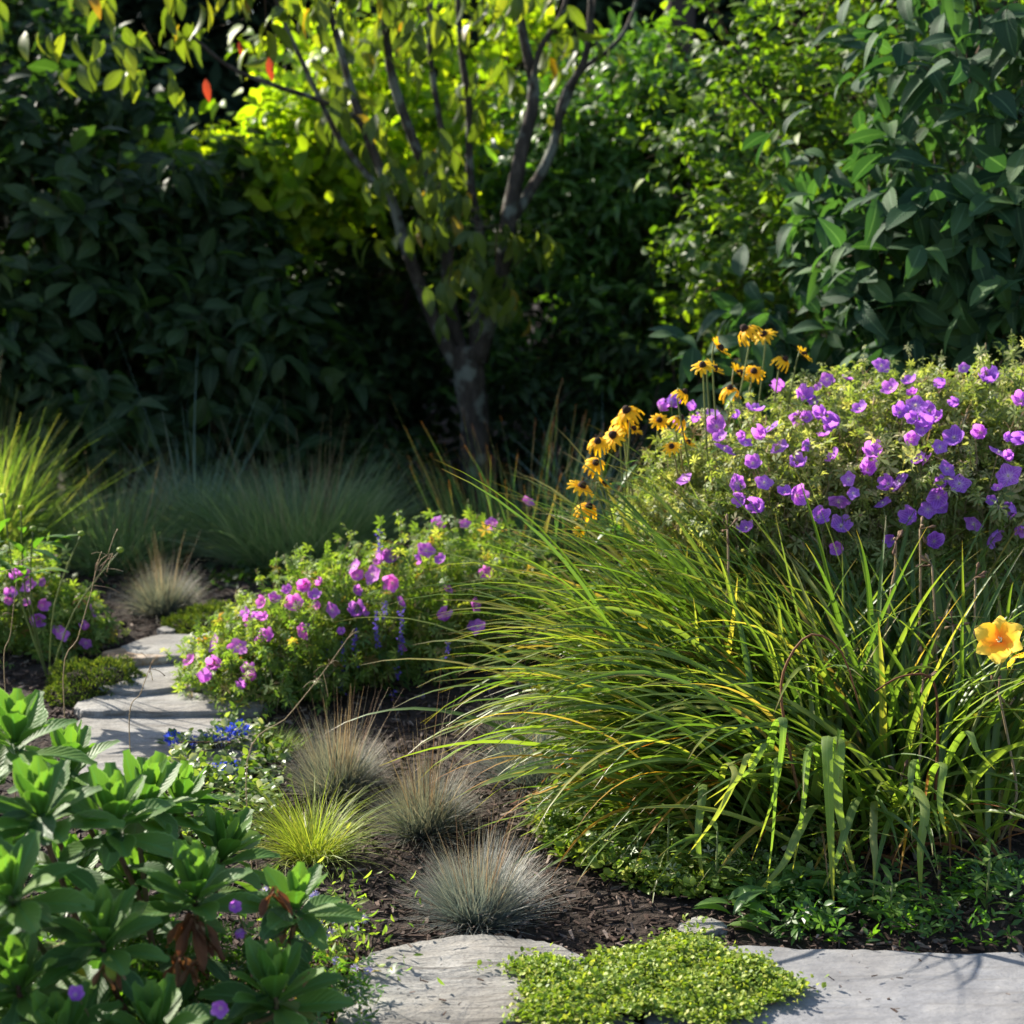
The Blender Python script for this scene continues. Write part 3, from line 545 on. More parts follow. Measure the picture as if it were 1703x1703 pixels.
# ------------------------------------------------------------------ flowers
def flower_mesh(name, mats, petals, plen, pw, cup, seed, curl=0, centre='stamen', wid=.6, ruf=.03):
    g_ = np.random.default_rng(seed); mb = MB(); nl, na = 6, 5
    for k in range(petals):
        a = 2*math.pi*k/petals+g_.normal(0, .05); ca, sa = math.cos(a), math.sin(a); v = []; uv = []
        cp = cup+g_.normal(0, .08); ln = plen*g_.uniform(.9, 1.08)
        for i in range(nl):
            s = .06+.94*i/(nl-1); hw = pw*max(math.sin(math.pi*min(s, .999)**(1/wid*.62)), .18 if i == 0 else .3)**.7
            for j in range(na):
                u = j/(na-1)*2-1; x = u*hw; r_ = s*ln*(1-.07*u*u*s)-(.06*ln*abs(u) if i == nl-1 else 0)
                z = cp*s*s*ln - curl*s**3*ln+.12*hw*u*u+.0*s+ruf*ln*math.sin(u*5+k+s*6)*s*(.4+abs(u))
                rr = r_*math.sqrt(max(1-min(abs(cp*s-curl*s*s)*.45, .75), .05))
                v.append((rr*ca-x*sa, rr*sa+x*ca, z)); uv.append((j/(na-1), s))
        mb.add(v, grid_faces(nl, na), uv, 0)
    if centre == 'stamen':
        for k in range(7):
            a = k*2.4; tube(mb, [(0, 0, 0), (.05*math.cos(a), .05*math.sin(a), .12), (.09*math.cos(a), .09*math.sin(a), .24)], [.018, .014, .022], 4, 1)
    elif centre == 'disc':
        d = []; 
        for i in range(5):
            th = i/4*math.pi/2; d += [(.22*math.cos(th)*math.cos(x), .22*math.cos(th)*math.sin(x), .16*math.sin(th)) for x in np.linspace(0, 2*math.pi, 9)[:-1]]
        mb.add(d, [(i*8+k, i*8+(k+1) % 8, (i+1)*8+(k+1) % 8, (i+1)*8+k) for i in range(4) for k in range(8)], None, 1)
    o = mb.build(name, mats); me = o.data; bpy.data.objects.remove(o); return me
GER = [flower_mesh('geranium_flower', [M['purple'], M['stamen']], 5, 1, .52, c_, i, wid=.75) for i, c_ in enumerate([.15, .45, .8, 1.3])]
GERP = []
for me in GER:
    m2 = me.copy(); m2.materials[0] = M['pink']; GERP.append(m2)
DAISY = [flower_mesh('daisy', [M['yellow_petal'], M['yellow_petal']], 12, 1, .15, c_, 20+i, curl=q, centre=None, wid=.6) for i, (c_, q) in enumerate([(.1, .3), (-.1, .7), (.4, .2)])]
def cone_mesh():
    mb = MB(); d = []
    for i in range(7):
        th = i/6*math.pi/2; d += [(.26*math.cos(th)**.7*math.cos(x), .26*math.cos(th)**.7*math.sin(x), -.06+.4*math.sin(th)) for x in np.linspace(0, 2*math.pi, 11)[:-1]]
    mb.add(d, [(i*10+k, i*10+(k+1) % 10, (i+1)*10+(k+1) % 10, (i+1)*10+k) for i in range(6) for k in range(10)])
    o = mb.build('cone', M['cone']); me = o.data; bpy.data.objects.remove(o); return me
CONE = cone_mesh()
ASTER = [flower_mesh('aster_flower', [M['aster'], M['stamen']], 18, 1, .08, c_, 40+i, centre='disc', wid=.6) for i, c_ in enumerate([.1, .5])]

def place(me, name, p, nvec, s, parent, rng):
    o = bpy.data.objects.new(name, me); COL.objects.link(o); o.parent = parent
    q = Vector([float(a) for a in nvec]).to_track_quat('Z', 'Y'); o.rotation_mode = 'QUATERNION'
    from mathutils import Quaternion
    o.rotation_quaternion = q @ Quaternion((0, 0, 1), rng.uniform(0, 6.28))
    o.location = [float(a) for a in p]; o.scale = (s, s, s); return o
def hit(px, py, ells, grow=1.05):
    r = ray(px, py); o = np.array([0, 0, H]); best = None; near = None
    for c, rad, _ in ells:
        c = np.asarray(c); k = np.asarray(rad)*grow; oo = (o-c)/k; rr = r/k
        A = rr@rr; B = oo@rr; C_ = oo@oo-1; D = B*B-A*C_
        if D > 0:
            tt_ = (-B-math.sqrt(D))/A; p = o+r*tt_
            if best is None or tt_ < best[0]: best = (tt_, p, nrm((p-c)/(k*k)))
        tt_ = -B/A; dd = np.linalg.norm(oo+rr*tt_)
        if near is None or dd < near[0]: p = o+r*tt_; near = (dd, p, nrm((p-c)/(k*k)))
    if best is None: return near[1], near[2]
    return best[1], best[2]

T_palm = [palmate_tpl(5, 260, .2), palmate_tpl(5, 220, .16, .25), palmate_tpl(7, 280, .13, .15)]
def mound_leaves(mb, stm, ells, n, size, seed, shell=(.65, 1.06), down=.35):
    g_ = np.random.default_rng(seed); ws = sum(e[2] for e in ells)
    for k, (c, r, wt) in enumerate(ells):
        m = int(n*wt/ws); d = rdir(m, g_); d[:, 2] = np.where(g_.uniform(size=m) < .75, np.abs(d[:, 2]), d[:, 2])
        d[:, 1] = np.where((d[:, 1] > .1) & (g_.uniform(size=m) < .5), -d[:, 1], d[:, 1])
        p = np.asarray(c)+d*np.asarray(r)*(g_.uniform(*shell, m)*ell_noise(d, seed+k))[:, None]
        ok = p[:, 2] > gz(p[:, 0], p[:, 1])+.01; p = p[ok]; d = d[ok]; m = len(p)
        ld = nrm(d*.5+g_.normal(0, .6, (m, 3))+np.array([0, 0, -.1])); up = nrm(d*.6+np.array([0, 0, .8])+g_.normal(0, .5, (m, 3)))
        sc = size*g_.uniform(.5, 1.2, m)
        for q, tp in enumerate(T_palm):
            s_ = np.arange(m) % 3 == q; mb.inst(tp, frames(ld[s_], up[s_], sc[s_]), p[s_])
        sel = g_.uniform(size=m) < .3
        az = np.arctan2(-d[sel, 0], -d[sel, 1])+g_.normal(0, .6, sel.sum()); nn = sel.sum()
        blades(stm, p[sel], az, g_.uniform(-1.3, -.2, nn), g_.uniform(-1.5, -.8, nn), g_.uniform(.06, .16, nn), np.full(nn, .0022), 4, 1, 2)
def seedheads(mb, ells, n, seed, L=(.02, .045)):
    g_ = np.random.default_rng(seed)
    for i in range(n):
        c, r, _ = ells[i % len(ells)]; d = nrm(g_.normal(size=3)*np.array([1, 1, 1])+np.array([0, -.4, .4])); d[2] = abs(d[2])
        p = np.asarray(c)+d*np.asarray(r)*g_.uniform(.9, 1.12)
        if p[2] < .02: continue
        m = 4; az = g_.uniform(-3, 3, m); e = g_.uniform(.2, 1.4, m)
        blades(mb, np.tile(p, (m, 1)), az, e, e-.3, g_.uniform(*L, m), np.full(m, .003), 2, 1, 2)
        blades(mb, p[None], az[:1], np.array([-1.2]), np.array([-1.5]), g_.uniform(.05, .12, 1), np.array([.0018]), 3, 1, 2)

def ger_flowers(t, lst, ells, ox, oy, sc, size, meshes, seed, stm, lift=1.04):
    g_ = np.random.default_rng(seed)
    for a, b in lst:
        p, nv = hit(ox+a/sc, oy+b/sc, ells, lift+g_.uniform(-.02, .05))
        nv = nrm(nv*.8+np.array([-.25, -.3, .35])+g_.normal(0, .62, 3))
        place(meshes[int(g_.choice(4, p=[.3, .3, .25, .15]))], 'flower', p, nv, size*g_.uniform(.6, 1.3), t, g_)
        az = g_.uniform(-3, 3); blades(stm, p[None], np.array([az]), np.array([-1.2]), np.array([-1.45]), np.array([.14]), np.array([.0026]), 4, 1, 2)

def shoots(mb, stm, ells, n, seed, L=(.05, .13)):
    g_ = np.random.default_rng(seed)
    for i in range(n):
        c, r, _ = ells[i % len(ells)]; d = nrm(g_.normal(size=3)+np.array([0, -.3, .5])); d[2] = abs(d[2]); p = np.asarray(c)+d*np.asarray(r)*.95
        a = nrm(d*.6+np.array([0, 0, .7])+g_.normal(0, .3, 3)); l_ = g_.uniform(*L); e = p+a*l_+g_.normal(0, .01, 3)
        tube(stm, [p, (p+e)/2+g_.normal(0, .006, 3), e], [.0014, .0012, .001], 4)
        m = 7; q = p+(e-p)*g_.uniform(.35, 1.05, (m, 1)); ld = nrm(g_.normal(size=(m, 3))+a*.8); mb.inst(T_palm[2] if i % 2 else T_palm[1], frames(ld, nrm(np.array([0, 0, 1.])+g_.normal(0, .5, (m, 3))), g_.uniform(.014, .032, m)), q)
        if i % 2:
            tube(stm, [e, e+a*.008, e+a*.018], [.001, .0032, .0006], 5)
# big geranium on the right
t = thing('geranium_plant', 'big rounded geranium covered in purple flowers, above the arching strap leaves', 'geranium', 'purple geraniums')
BE = [(P(1300, 850, 4.75)+np.array([0, 0, -.05]), (.42, .4, .34), 1), (P(1480, 800, 4.8)+np.array([0, 0, -.08]), (.48, .45, .38), 1.3), (P(1660, 800, 4.75)+np.array([0, 0, -.06]), (.45, .42, .38), 1.2), (P(1180, 900, 4.75), (.24, .3, .22), .4), (P(1480, 1020, 4.7), (.62, .4, .4), .9)]
mb = MB(); st = MB(); mound_leaves(mb, st, BE, 15000, .034, 101)
LST = [(115,465),(165,440),(265,475),(205,520),(280,525),(345,495),(365,550),(460,505),(530,480),(650,390),(740,425),(785,435),(845,345),(810,380),(930,345),(1080,285),(1125,385),(1205,355),(1215,405),(1360,360),(1440,295),(1555,345),(1410,450),(1690,440),(990,475),(820,500),(720,510),(755,510),(885,540),(600,560),(560,590),(480,590),(490,620),(395,650),(640,640),(750,630),(830,590),(1230,460),(1295,480),(1325,515),(1225,515),(1265,555),(1210,605),(1300,540),(1400,600),(1515,575),(1625,600),(1335,640),(880,680),(1045,670),(1020,740),(1280,695),(1245,700),(1365,735),(1590,665),(1640,690),(1635,765),(520,710),(715,720),(225,780),(450,795),(570,795),(475,865),(660,840),(710,850),(895,870),(940,780),(960,840),(1115,800),(1165,790),(1345,800),(1330,855),(1590,820),(1560,870),(1660,900),(555,900),(805,945),(905,985),(1210,950),(1285,910),(1340,900),(1485,970),(1560,1025),(495,995),(1130,1040),(890,1080),(1310,1050),(1090,885),(1420,800),(1690,990),(850,560),(1160,490),(380,600),(1705,600),(1740,760)]
shoots(mb, st, BE, 420, 104)
ger_flowers(t, LST, BE, 1053, 500, 2.62, .030, GER, 102, st, 1.12)
mb.build('foliage', M['geranium_leaf_light'], t); st.build('stems', M['green_stem'], t)
mb = MB(); seedheads(mb, BE, 1200, 103); tag(mb.build('seed_heads', M['straw'], t), kind='stuff')
settle(t, (1.05, 4.8, .02))

# mid geranium by the path
t = thing('geranium_plant', 'spreading pink-purple geranium in the middle beside the path slabs', 'geranium', 'purple geraniums')
def EG(px, Y, rx, ry, rz, wt): return ((X(px, Y), Y, float(gz(0, Y))), (rx, ry, rz), wt)
ME = [EG(420, 4.95, .24, .3, .17, .7), EG(520, 5.1, .3, .33, .30, 1), EG(660, 5.25, .34, .36, .37, 1.1), EG(790, 5.35, .32, .36, .34, 1)]
mb = MB(); st = MB(); mound_leaves(mb, st, ME, 7500, .032, 111)
L2 = [(1515,145),(1095,245),(1240,240),(1362,238),(1070,355),(1050,385),(1135,398),(1345,455),(885,395),(915,385),(760,425),(770,465),(840,462),(925,495),(1165,522),(765,530),(475,530),(545,510),(610,500),(585,555),(405,568),(360,582),(500,590),(660,615),(770,625),(800,630),(600,605),(960,580),(1285,595),(1135,650),(310,655),(360,655),(290,640),(530,710),(555,700),(700,715),(1280,685),(1300,690),(150,760),(330,755),(375,735),(45,840),(160,855),(250,780),(120,925),(290,885),(320,918),(275,955),(970,775),(525,520),(345,640)]
shoots(mb, st, ME, 260, 114)
ger_flowers(t, L2, ME, 300, 780, 2.62, .029, GERP, 112, st, 1.12)
mb.build('foliage', M['geranium_leaf'], t); st.build('stems', M['green_stem'], t)
mb = MB(); seedheads(mb, ME, 160, 113); tag(mb.build('seed_heads', M['straw'], t), kind='stuff')
settle(t, (X(620, 5.2), 5.2, .05))

t = thing('geranium_plant', 'small pink-flowered geranium at the left edge above the fleshy leaves', 'geranium', 'purple geraniums')
LE = [EG(10, 5.35, .22, .25, .34, 1), EG(85, 5.3, .15, .2, .2, .6), EG(-100, 5.3, .3, .3, .3, .7)]
mb = MB(); st = MB(); mound_leaves(mb, st, LE, 3200, .032, 121)
ger_flowers(t, [(85,870),(60,890),(105,880),(125,930),(45,965),(190,915),(120,1010),(180,1015),(145,1080),(250,1130),(270,1140),(400,1040),(380,1115),(375,1175),(40,990),(555,1250)], LE, 0, 620, 2.62, .028, GERP, 122, st)
mb.build('foliage', M['geranium_leaf'], t); st.build('stems', M['green_stem'], t); settle(t, (X(20, 5.0), 5.0, .02))

# salvia and iris in the mid bed
t = thing('salvia_plant', 'slim blue-violet flower spikes rising in front of the middle geranium', 'salvia')
st = MB(); lf = MB(); g_ = np.random.default_rng(130)
for px, py, h in [(625, 1040, .09), (640, 1015, .05), (668, 1040, .1), (590, 1090, .08), (568, 1130, .09), (540, 1095, .06), (628, 1060, .06), (665, 1075, .06), (590, 1060, .05), (655, 1155, .04), (660, 1120, .05), (810, 1150, .04), (745, 1080, .05), (570, 1085, .05), (700, 1160, .03), (632, 900, .07)]:
    p = P(px, py, 4.82); f_ = np.array([p[0]+g_.normal(0, .02), p[1]+.1, gz(p[0], p[1])-.01]); top = p+np.array([0, 0, h/2])
    tube(st, smooth_path([f_, f_*.4+p*.6+np.array([g_.normal(0, .01), 0, 0]), top], 8), np.linspace(.0022, .0012, 8), 4)
    m = int(h*500); q = p+np.c_[g_.normal(0, .002, (m, 2)), g_.uniform(-h/2, h/2, m)]; d = rdir(m, g_)
    mb = MB(); mb.inst(LT(width=.6, nl=3), frames(d, rdir(m, g_), g_.uniform(.006, .012, m)), q+d*.003); mb.build('flower_spike', M['violet'], t)
    m = 16; q = f_+(p-f_)*g_.uniform(.1, .85, m)[:, None]; d = nrm(rdir(m, g_)*np.array([1, 1, .4])); lf.inst(LT(width=.22, nl=5), frames(d, np.tile([0, 0, 1.], (m, 1)), g_.uniform(.025, .05, m)), q)
st.build('stems', M['green_stem'], t); lf.build('foliage', M['mid_leaf'], t); settle(t, (X(620, 4.8), 4.85, .01))
grass('iris_clump', 'upright green blades with reddish tips behind the middle geranium', 870, 985, 330, .26, (.36, .62), (.006, .011), M['iris'], cat='iris', spread=(62, 88), tipdrop=(-3, 22), seed=131, na=3, squash=.8)
grass('iris_clump', 'thin reddish upright blades left of the taller green blades', 775, 950, 60, .16, (.2, .32), (.005, .009), M['iris'], cat='iris', spread=(65, 88), tipdrop=(-3, 18), seed=132, na=3, squash=.6)

# rudbeckia
t = thing('coneflower_plant', 'orange-yellow daisy flowers with dark cones, left of the purple mound', 'daisy plant')
g_ = np.random.default_rng(140); st = MB(); lf = MB()
for k, (a, b, kd, s_) in enumerate([(1325,95,1,.038),(1430,125,0,.038),(1180,205,2,.03),(1085,300,0,.036),(1150,320,2,.03),(1375,335,0,.036),(1550,265,1,.034),(1655,240,2,.03),(1290,345,2,.032),(1240,430,1,.034),(980,450,1,.026),(655,555,1,.038),(640,615,1,.034),(580,695,0,.038),(490,730,1,.034),(480,850,1,.034),(840,610,0,.034),(400,985,0,.034),(525,970,2,.032),(440,1100,1,.032),(385,1235,0,.02),(910,760,0,.024),(1000,735,2,.022),(690,660,2,.03),(960,600,1,.03)]):
    Yd = 4.62+.12*math.sin(k*1.7)+(0.2 if a > 1200 else -.03); p = P(850+a/3.406, 520+b/3.406, Yd)
    nv = nrm(np.array([g_.normal(-.15, .35), -.55+g_.normal(0, .25), .75]))
    if kd == 2: nv = nrm(np.array([.5, -.2, .6]))
    fl = place(DAISY[kd], 'flower', p, nv, s_*g_.uniform(1.05, 1.45), t, g_)
    co = bpy.data.objects.new('cone', CONE); COL.objects.link(co); co.parent = fl
    f_ = np.array([X(1110 if a < 900 else 1230, 4.8)+g_.normal(0, .06), 4.85+g_.normal(0, .05), .02])
    tube(st, smooth_path([f_, f_*.35+p*.65+np.array([0, .03, -.05]), p-nv*.03, p], 10), np.linspace(.0035, .0022, 10), 5)
    m = 6; q = f_+(p-f_)*g_.uniform(.3, .85, m)[:, None]; d = nrm(rdir(m, g_)*np.array([1, 1, .4])+np.array([0, -.3, .1])); lf.inst(LT(width=.3, nl=6, droop=.3), frames(d, np.tile([0, 0, 1.], (m, 1)), g_.uniform(.05, .09, m)), q)
st.build('stems', M['green_stem'], t); lf.build('foliage', M['mid_leaf'], t); settle(t, (X(1150, 4.8), 4.85, .02))

# ------------------------------------------------------------------ the daylily
t = thing('daylily_clump', 'large clump of arching strap leaves sweeping left over the bed, with one yellow lily', 'daylily')
g_ = np.random.default_rng(150); DC = np.array([X(1450, 3.95), 3.95])
def dl(mb, n, cx, cy, sx, sy, az, azw, e0, e1, L, W, power=1.3, kink=None, nseg=14):
    base = np.stack([g_.normal(cx, sx, n), g_.normal(cy, sy, n), np.zeros(n)], 1); base[:, 2] = gz(base[:, 0], base[:, 1])-.01
    A = g_.normal(az, azw, n); a0 = np.radians(g_.uniform(*e0, n)); a1 = np.radians(g_.uniform(*e1, n))
    kk = None if kink is None else g_.uniform(*kink, n)
    return blades(mb, base, A, a0, a1, g_.uniform(*L, n), g_.uniform(*W, n), nseg, power, 3, .45, g_.normal(0, .2, n), 0, 'strap', kk)
mb = MB()
dl(mb, 330, X(1370, 3.95), 3.95, .15, .13, R(-88), .35, (38, 72), (-55, -5), (.6, 1.0), (.014, .025), 1.5)     # the sweep to the left
dl(mb, 130, X(1330, 4.15), 4.2, .16, .1, R(-78), .35, (60, 80), (-25, 30), (.85, 1.2), (.011, .019), 1.7)
dl(mb, 150, X(1320, 4.05), 4.1, .15, .12, R(-80), .4, (50, 75), (-30, 10), (.7, 1.05), (.013, .023), 1.6)      # its upper layer
dl(mb, 150, X(1540, 4.2), 4.25, .3, .08, R(-10), 1.6, (62, 86), (0, 60), (.65, .98), (.011, .02), 1.6)
dl(mb, 70, X(1250, 3.75), 3.8, .09, .06, R(-100), .4, (22, 50), (-50, -15), (.35, .65), (.010, .018), 1.2)      # low left
dl(mb, 230, X(1530, 3.95), 3.95, .17, .13, R(0), 2.2, (62, 86), (-20, 60), (.5, .85), (.013, .022), 1.6)        # upright middle
dl(mb, 110, X(1640, 3.9), 3.95, .12, .12, R(60), .7, (50, 80), (-40, 40), (.55, .9), (.011, .02), 1.6)          # to the right
dl(mb, 60, X(1500, 3.7), 3.75, .16, .07, R(180), .7, (40, 75), (-70, 0), (.35, .62), (.010, .018), 1.5)          # to the front
mb.build('leaves', M['daylily'], t)
mb = MB()      # pale leaves that break over and hang to the front
for px, ptop, pend, wd, dx in [(1368, 1228, 1585, .021, 15), (1388, 1232, 1470, .022, 40), (1340, 1240, 1450, .014, -22), (1296, 1200, 1430, .017, -45), (1530, 1335, 1600, .018, -4), (1562, 1272, 1400, .014, 14), (1508, 1285, 1352, .012, -16), (1160, 1330, 1512, .016, 10), (1285, 1268, 1500, .012, -12), (1402, 1370, 1480, .015, -35), (1322, 1380, 1500, .017, -70), (1600, 1215, 1280, .013, 55), (1238, 1252, 1340, .012, -50), (1445, 1390, 1470, .014, 8), (1215, 1290, 1420, .012, -70), (1265, 1235, 1330, .011, -90)]:
    Yf = 3.42+g_.uniform(-.04, .08); wd *= 1.3; Yf -= .08 if pend > 1550 else 0; p1 = P(px, ptop, Yf); p2 = P(px+dx, pend, Yf-.05); p2[2] = max(p2[2], .03)
    b = np.array([p1[0]+g_.uniform(.0, .2), 3.8, 0.0]); mid = b*.4+p1*.6+np.array([0, 0, g_.uniform(.03, .09)]); path = smooth_path([b, mid, p1+np.array([.01, 0, 0]), p1*.55+p2*.45+np.array([-dx*.0002+g_.normal(0, .008), -.02, .0]), p2], 22)
    tn = nrm(np.gradient(path, axis=0)); tw_ = g_.normal(0, .35)+np.linspace(0, g_.normal(0, .5), 22); sd = nrm(np.stack([np.cos(tw_), np.sin(tw_), np.zeros(22)], 1)); sd = nrm(sd-tn*(sd*tn).sum(1, keepdims=True))
    up = np.cross(sd, tn); tt_ = np.linspace(0, 1, 22); hw = (wd/2*np.minimum(1, .6+tt_*2)*np.clip(1-tt_**4, .05, 1))[:, None]
    v = np.stack([path-sd*hw+up*hw*.3, path, path+sd*hw+up*hw*.3], 1).reshape(-1, 3)
    uv = np.stack([np.tile([0, .5, 1], 22), np.repeat(tt_, 3)], 1)
    mb.add(v, grid_faces(22, 3), uv)
tag(mb.build('hanging_leaves', M['daylily_pale'], t), 'pale leaves folded over and hanging down in front')
mb = MB(); dl(mb, 26, X(1330, 3.85), 3.85, .22, .1, R(-95), .6, (40, 70), (-70, -30), (.35, .75), (.008, .016), 1.3)
dl(mb, 9, X(1190, 3.8), 3.75, .1, .05, R(-120), .5, (30, 60), (-80, -40), (.2, .35), (.01, .016), 1.3)
tag(mb.build('orange_leaves', M['orange_leaf'], t), 'orange and yellow ageing leaves')
mb = MB(); dl(mb, 70, X(1500, 3.85), 3.8, .2, .06, R(180), 1.1, (15, 60), (-70, -20), (.2, .5), (.006, .012), 1.2)
for pts in ([(1330, 1330), (1300, 1170), (1310, 1100), (1350, 1055), (1400, 1085), (1430, 1180)], [(1555, 1330), (1560, 1210), (1550, 1130), (1500, 1125), (1455, 1150)]):
    q = smooth_path([P(a, b, 3.6) for a, b in pts], 16); tube(mb, q, np.linspace(.004, .002, 16), 5)
tag(mb.build('dry_leaves', M['dry_leaf'], t), 'brown withered leaves at the foot')
for (x0, y0, x1, y1, Yd) in [(1190+330, 1350, 1535, 1130, 3.72), (1480, 1400, 1500, 1290, 3.7), (1580, 1330, 1585, 1040, 3.95), (1610, 1300, 1622, 960, 4.0), (1555, 1150, 1550, 940, 4.05), (1525, 1080, 1530, 880, 4.1), (1480, 1000, 1490, 900, 4.1), (1206, 1020, 1210, 880, 4.15), (1690, 1330, 1660, 1150, 3.7)]:
    mb = MB(); a = P(x0, y0, Yd); f_ = np.array([a[0]-.03, a[1]+.03, 0]); b = P(x1, y1, Yd); tube(mb, smooth_path([f_, a, (a+b)/2+np.array([.005, 0, 0]), b], 12), np.linspace(.004, .0025, 12), 6)
    for k in range(5):
        d = nrm(g_.normal(size=3)+np.array([0, 0, .7])); e = b+d*.022; tube(mb, [b, (b+e)/2, e, e+d*.012, e+d*.02], [.0015, .0015, .002, .005, .001], 5)
    mb.build('seed_stalk', M['straw'], t)
# the yellow lily
fp = P(1664, 1066, 3.6); sp = MB(); f_ = np.array([fp[0]-.05, 3.85, 0]); fn = nrm(np.array([-.45, -.75, .45]))
tube(sp, smooth_path([f_, (f_+fp)/2+np.array([.02, 0, .05]), fp-fn*.08, fp-fn*.04], 14), np.linspace(.0045, .003, 14), 6); sp.build('flower_stalk', M['green_stem'], t)
lily = flower_mesh('lily_flower', [M['lily_petal'], M['stamen']], 3, 1, .44, 1.0, 160, curl=.75, ruf=.09, wid=.62)
lil2 = flower_mesh('lily_flower', [M['lily_petal'], M['stamen']], 3, 1, .34, 1.0, 161, curl=.8, ruf=.05, centre=None, wid=.62)
o1 = place(lily, 'lily_flower', fp, fn, .066, t, g_)
o2 = bpy.data.objects.new('petals', lil2); COL.objects.link(o2); o2.parent = o1; o2.rotation_euler = (0, 0, R(60)); o2.location = (0, 0, -.04)
o3 = place(lily, 'lily_flower', P(1685, 1092, 3.66), nrm(np.array([.5, -.5, -.6])), .036, t, g_); o3['label'] = 'small wilting orange lily flower'
settle(t, (DC[0], DC[1], 0))

# ------------------------------------------------------------------ front fescues, golden grass
FG = 'fescue clumps'
grass('fescue_clump', 'silvery blue-grey fescue tuft right behind the rounded flagstone', 795, 1528, 2500, .05, (.12, .19), (.0012, .0024), M['fescue'], spread=(20, 88), tipdrop=(-5, 35), stalks=55, sl=(.19, .29), seed=201, group=FG)
grass('fescue_clump', 'grey fescue tuft directly behind the silvery one, with tan stalks', 706, 1378, 2000, .05, (.11, .18), (.0013, .0026), M['fescue_tan'], spread=(22, 88), tipdrop=(-5, 40), stalks=60, sl=(.2, .33), seed=202, group=FG)
grass('fescue_clump', 'tan-brown fescue tuft below the blue-violet flower spikes', 560, 1315, 2000, .055, (.125, .19), (.0014, .0028), M['fescue_tan'], spread=(24, 88), tipdrop=(-5, 40), stalks=55, sl=(.22, .3), seed=203, group=FG)
grass('fescue_clump', 'shaded fescue tuft half hidden under the tips of the strap leaves', 900, 1290, 1800, .09, (.12, .22), (.0014, .0024), M['fescue'], spread=(15, 88), tipdrop=(-5, 40), stalks=10, sl=(.2, .3), seed=204, group=FG)
grass('golden_grass', 'small bright yellow-green fine grass tuft beside the fleshy plant', 520, 1425, 800, .05, (.12, .24), (.0016, .003), M['gold_grass'], spread=(32, 88), tipdrop=(20, 90), seed=205)
grass('golden_grass', 'tiny light green fluffy tuft left of the tan-brown fescue', 440, 1250, 700, .09, (.04, .09), (.0015, .003), M['bright_grass'], spread=(30, 88), tipdrop=(0, 40), seed=206)

# ------------------------------------------------------------------ ground covers
def in_poly(pts, poly):
    x, y = pts[:, 0], pts[:, 1]; ins = np.zeros(len(pts), bool); n = len(poly); j = n-1
    for i in range(n):
        xi, yi = poly[i]; xj, yj = poly[j]
        c_ = ((yi > y) != (yj > y)) & (x < (xj-xi)*(y-yi)/(yj-yi+1e-12)+xi); ins ^= c_; j = i
    return ins
def scatter(poly_px, n, seed, z=.02, soft=.0):
    g_ = np.random.default_rng(seed); poly = np.array(GP(poly_px, z)); lo = poly.min(0); hi = poly.max(0)
    p = g_.uniform(lo, hi, (n*3, 2)); p = p[in_poly(p, poly)][:n]; return p
def cover(name, label, poly, n, size, hgt, tpl, mats, seed, cat='ground cover', z=.02, clumpy=.0, stemmat=None, dome=False, kind='stuff'):
    g_ = np.random.default_rng(seed+1); p = scatter(poly, n, seed, z)
    if clumpy:
        v = np.sin(p[:, 0]*21+seed)*np.sin(p[:, 1]*17+seed*2)+.6*np.sin(p[:, 0]*47+p[:, 1]*39); p = p[v > g_.uniform(-1.6, clumpy, len(p))]
    n = len(p); hh = hgt*g_.uniform(.1, 1, n)
    if dome:
        pc = p.mean(0); r_ = np.abs((p-pc)/(np.abs(p-pc).max(0))); q = np.clip(1-(r_**2).sum(1), .08, 1)**.5; hh = hgt*q*(.7+.3*np.sin(p[:, 0]*30)*np.sin(p[:, 1]*34)+.12*np.sin(p[:, 0]*90+p[:, 1]*70))*g_.uniform(.55, 1.08, n)
    T_ = np.c_[p, gz(p[:, 0], p[:, 1])+.005+hh+(.028 if dome else 0)]
    if dome: T_[:, :2] += g_.normal(0, .012, (n, 2))*np.where(g_.uniform(size=(n, 1)) < .2, 1.9, .5)
    d = rdir(n, g_); d[:, 2] = np.abs(d[:, 2])*.6; up = nrm(np.array([0, 0, 1.])+g_.normal(0, .5, (n, 3)))
    if dome:                                               # runners creeping out over the stone
        pc = p.mean(0)
        for k in range(70):
            a0 = T_[g_.integers(0, n)].copy(); dv = nrm(np.append(a0[:2]-pc+g_.normal(0, .05, 2), 0)); j = n-1-k*12
            edge = a0[:2]+dv[:2]*g_.uniform(.0, .03); e_ = np.abs(edge-pc)/np.abs(p-pc).max(0)
            if (e_**2).sum() < .55: continue
            for q in range(12): T_[j-q] = [edge[0]+dv[0]*q*.005+g_.normal(0, .003), edge[1]+dv[1]*q*.005+g_.normal(0, .003), .043+g_.uniform(0, .006)]
    mb = MB(); sc = size*g_.uniform(.5, 1.25, n)
    for q, tp in enumerate(tpl):
        s_ = np.arange(n) % len(tpl) == q; mb.inst(tp, frames(d[s_], up[s_], sc[s_]), T_[s_])
    return tag(mb.build(name, mats), label, cat, kind=kind)
T_round = [LT(width=.8, nl=4, droop=.1, widest=.55), LT(width=.65, nl=4, droop=.3, widest=.5)]
cover('creeping_mat', 'bright yellow-green creeping mat spreading over the flagstones', [(848, 1612), (880, 1590), (925, 1598), (955, 1612), (1000, 1590), (1040, 1574), (1090, 1566), (1130, 1548), (1175, 1565), (1210, 1590), (1260, 1600), (1290, 1622), (1338, 1638), (1322, 1658), (1270, 1668), (1235, 1695), (1150, 1702), (1080, 1690), (1000, 1708), (900, 1712), (860, 1700), (884, 1672), (862, 1655), (886, 1636)], 23000, .0115, .042, T_round, M['mat'], 301, z=.04, dome=True)
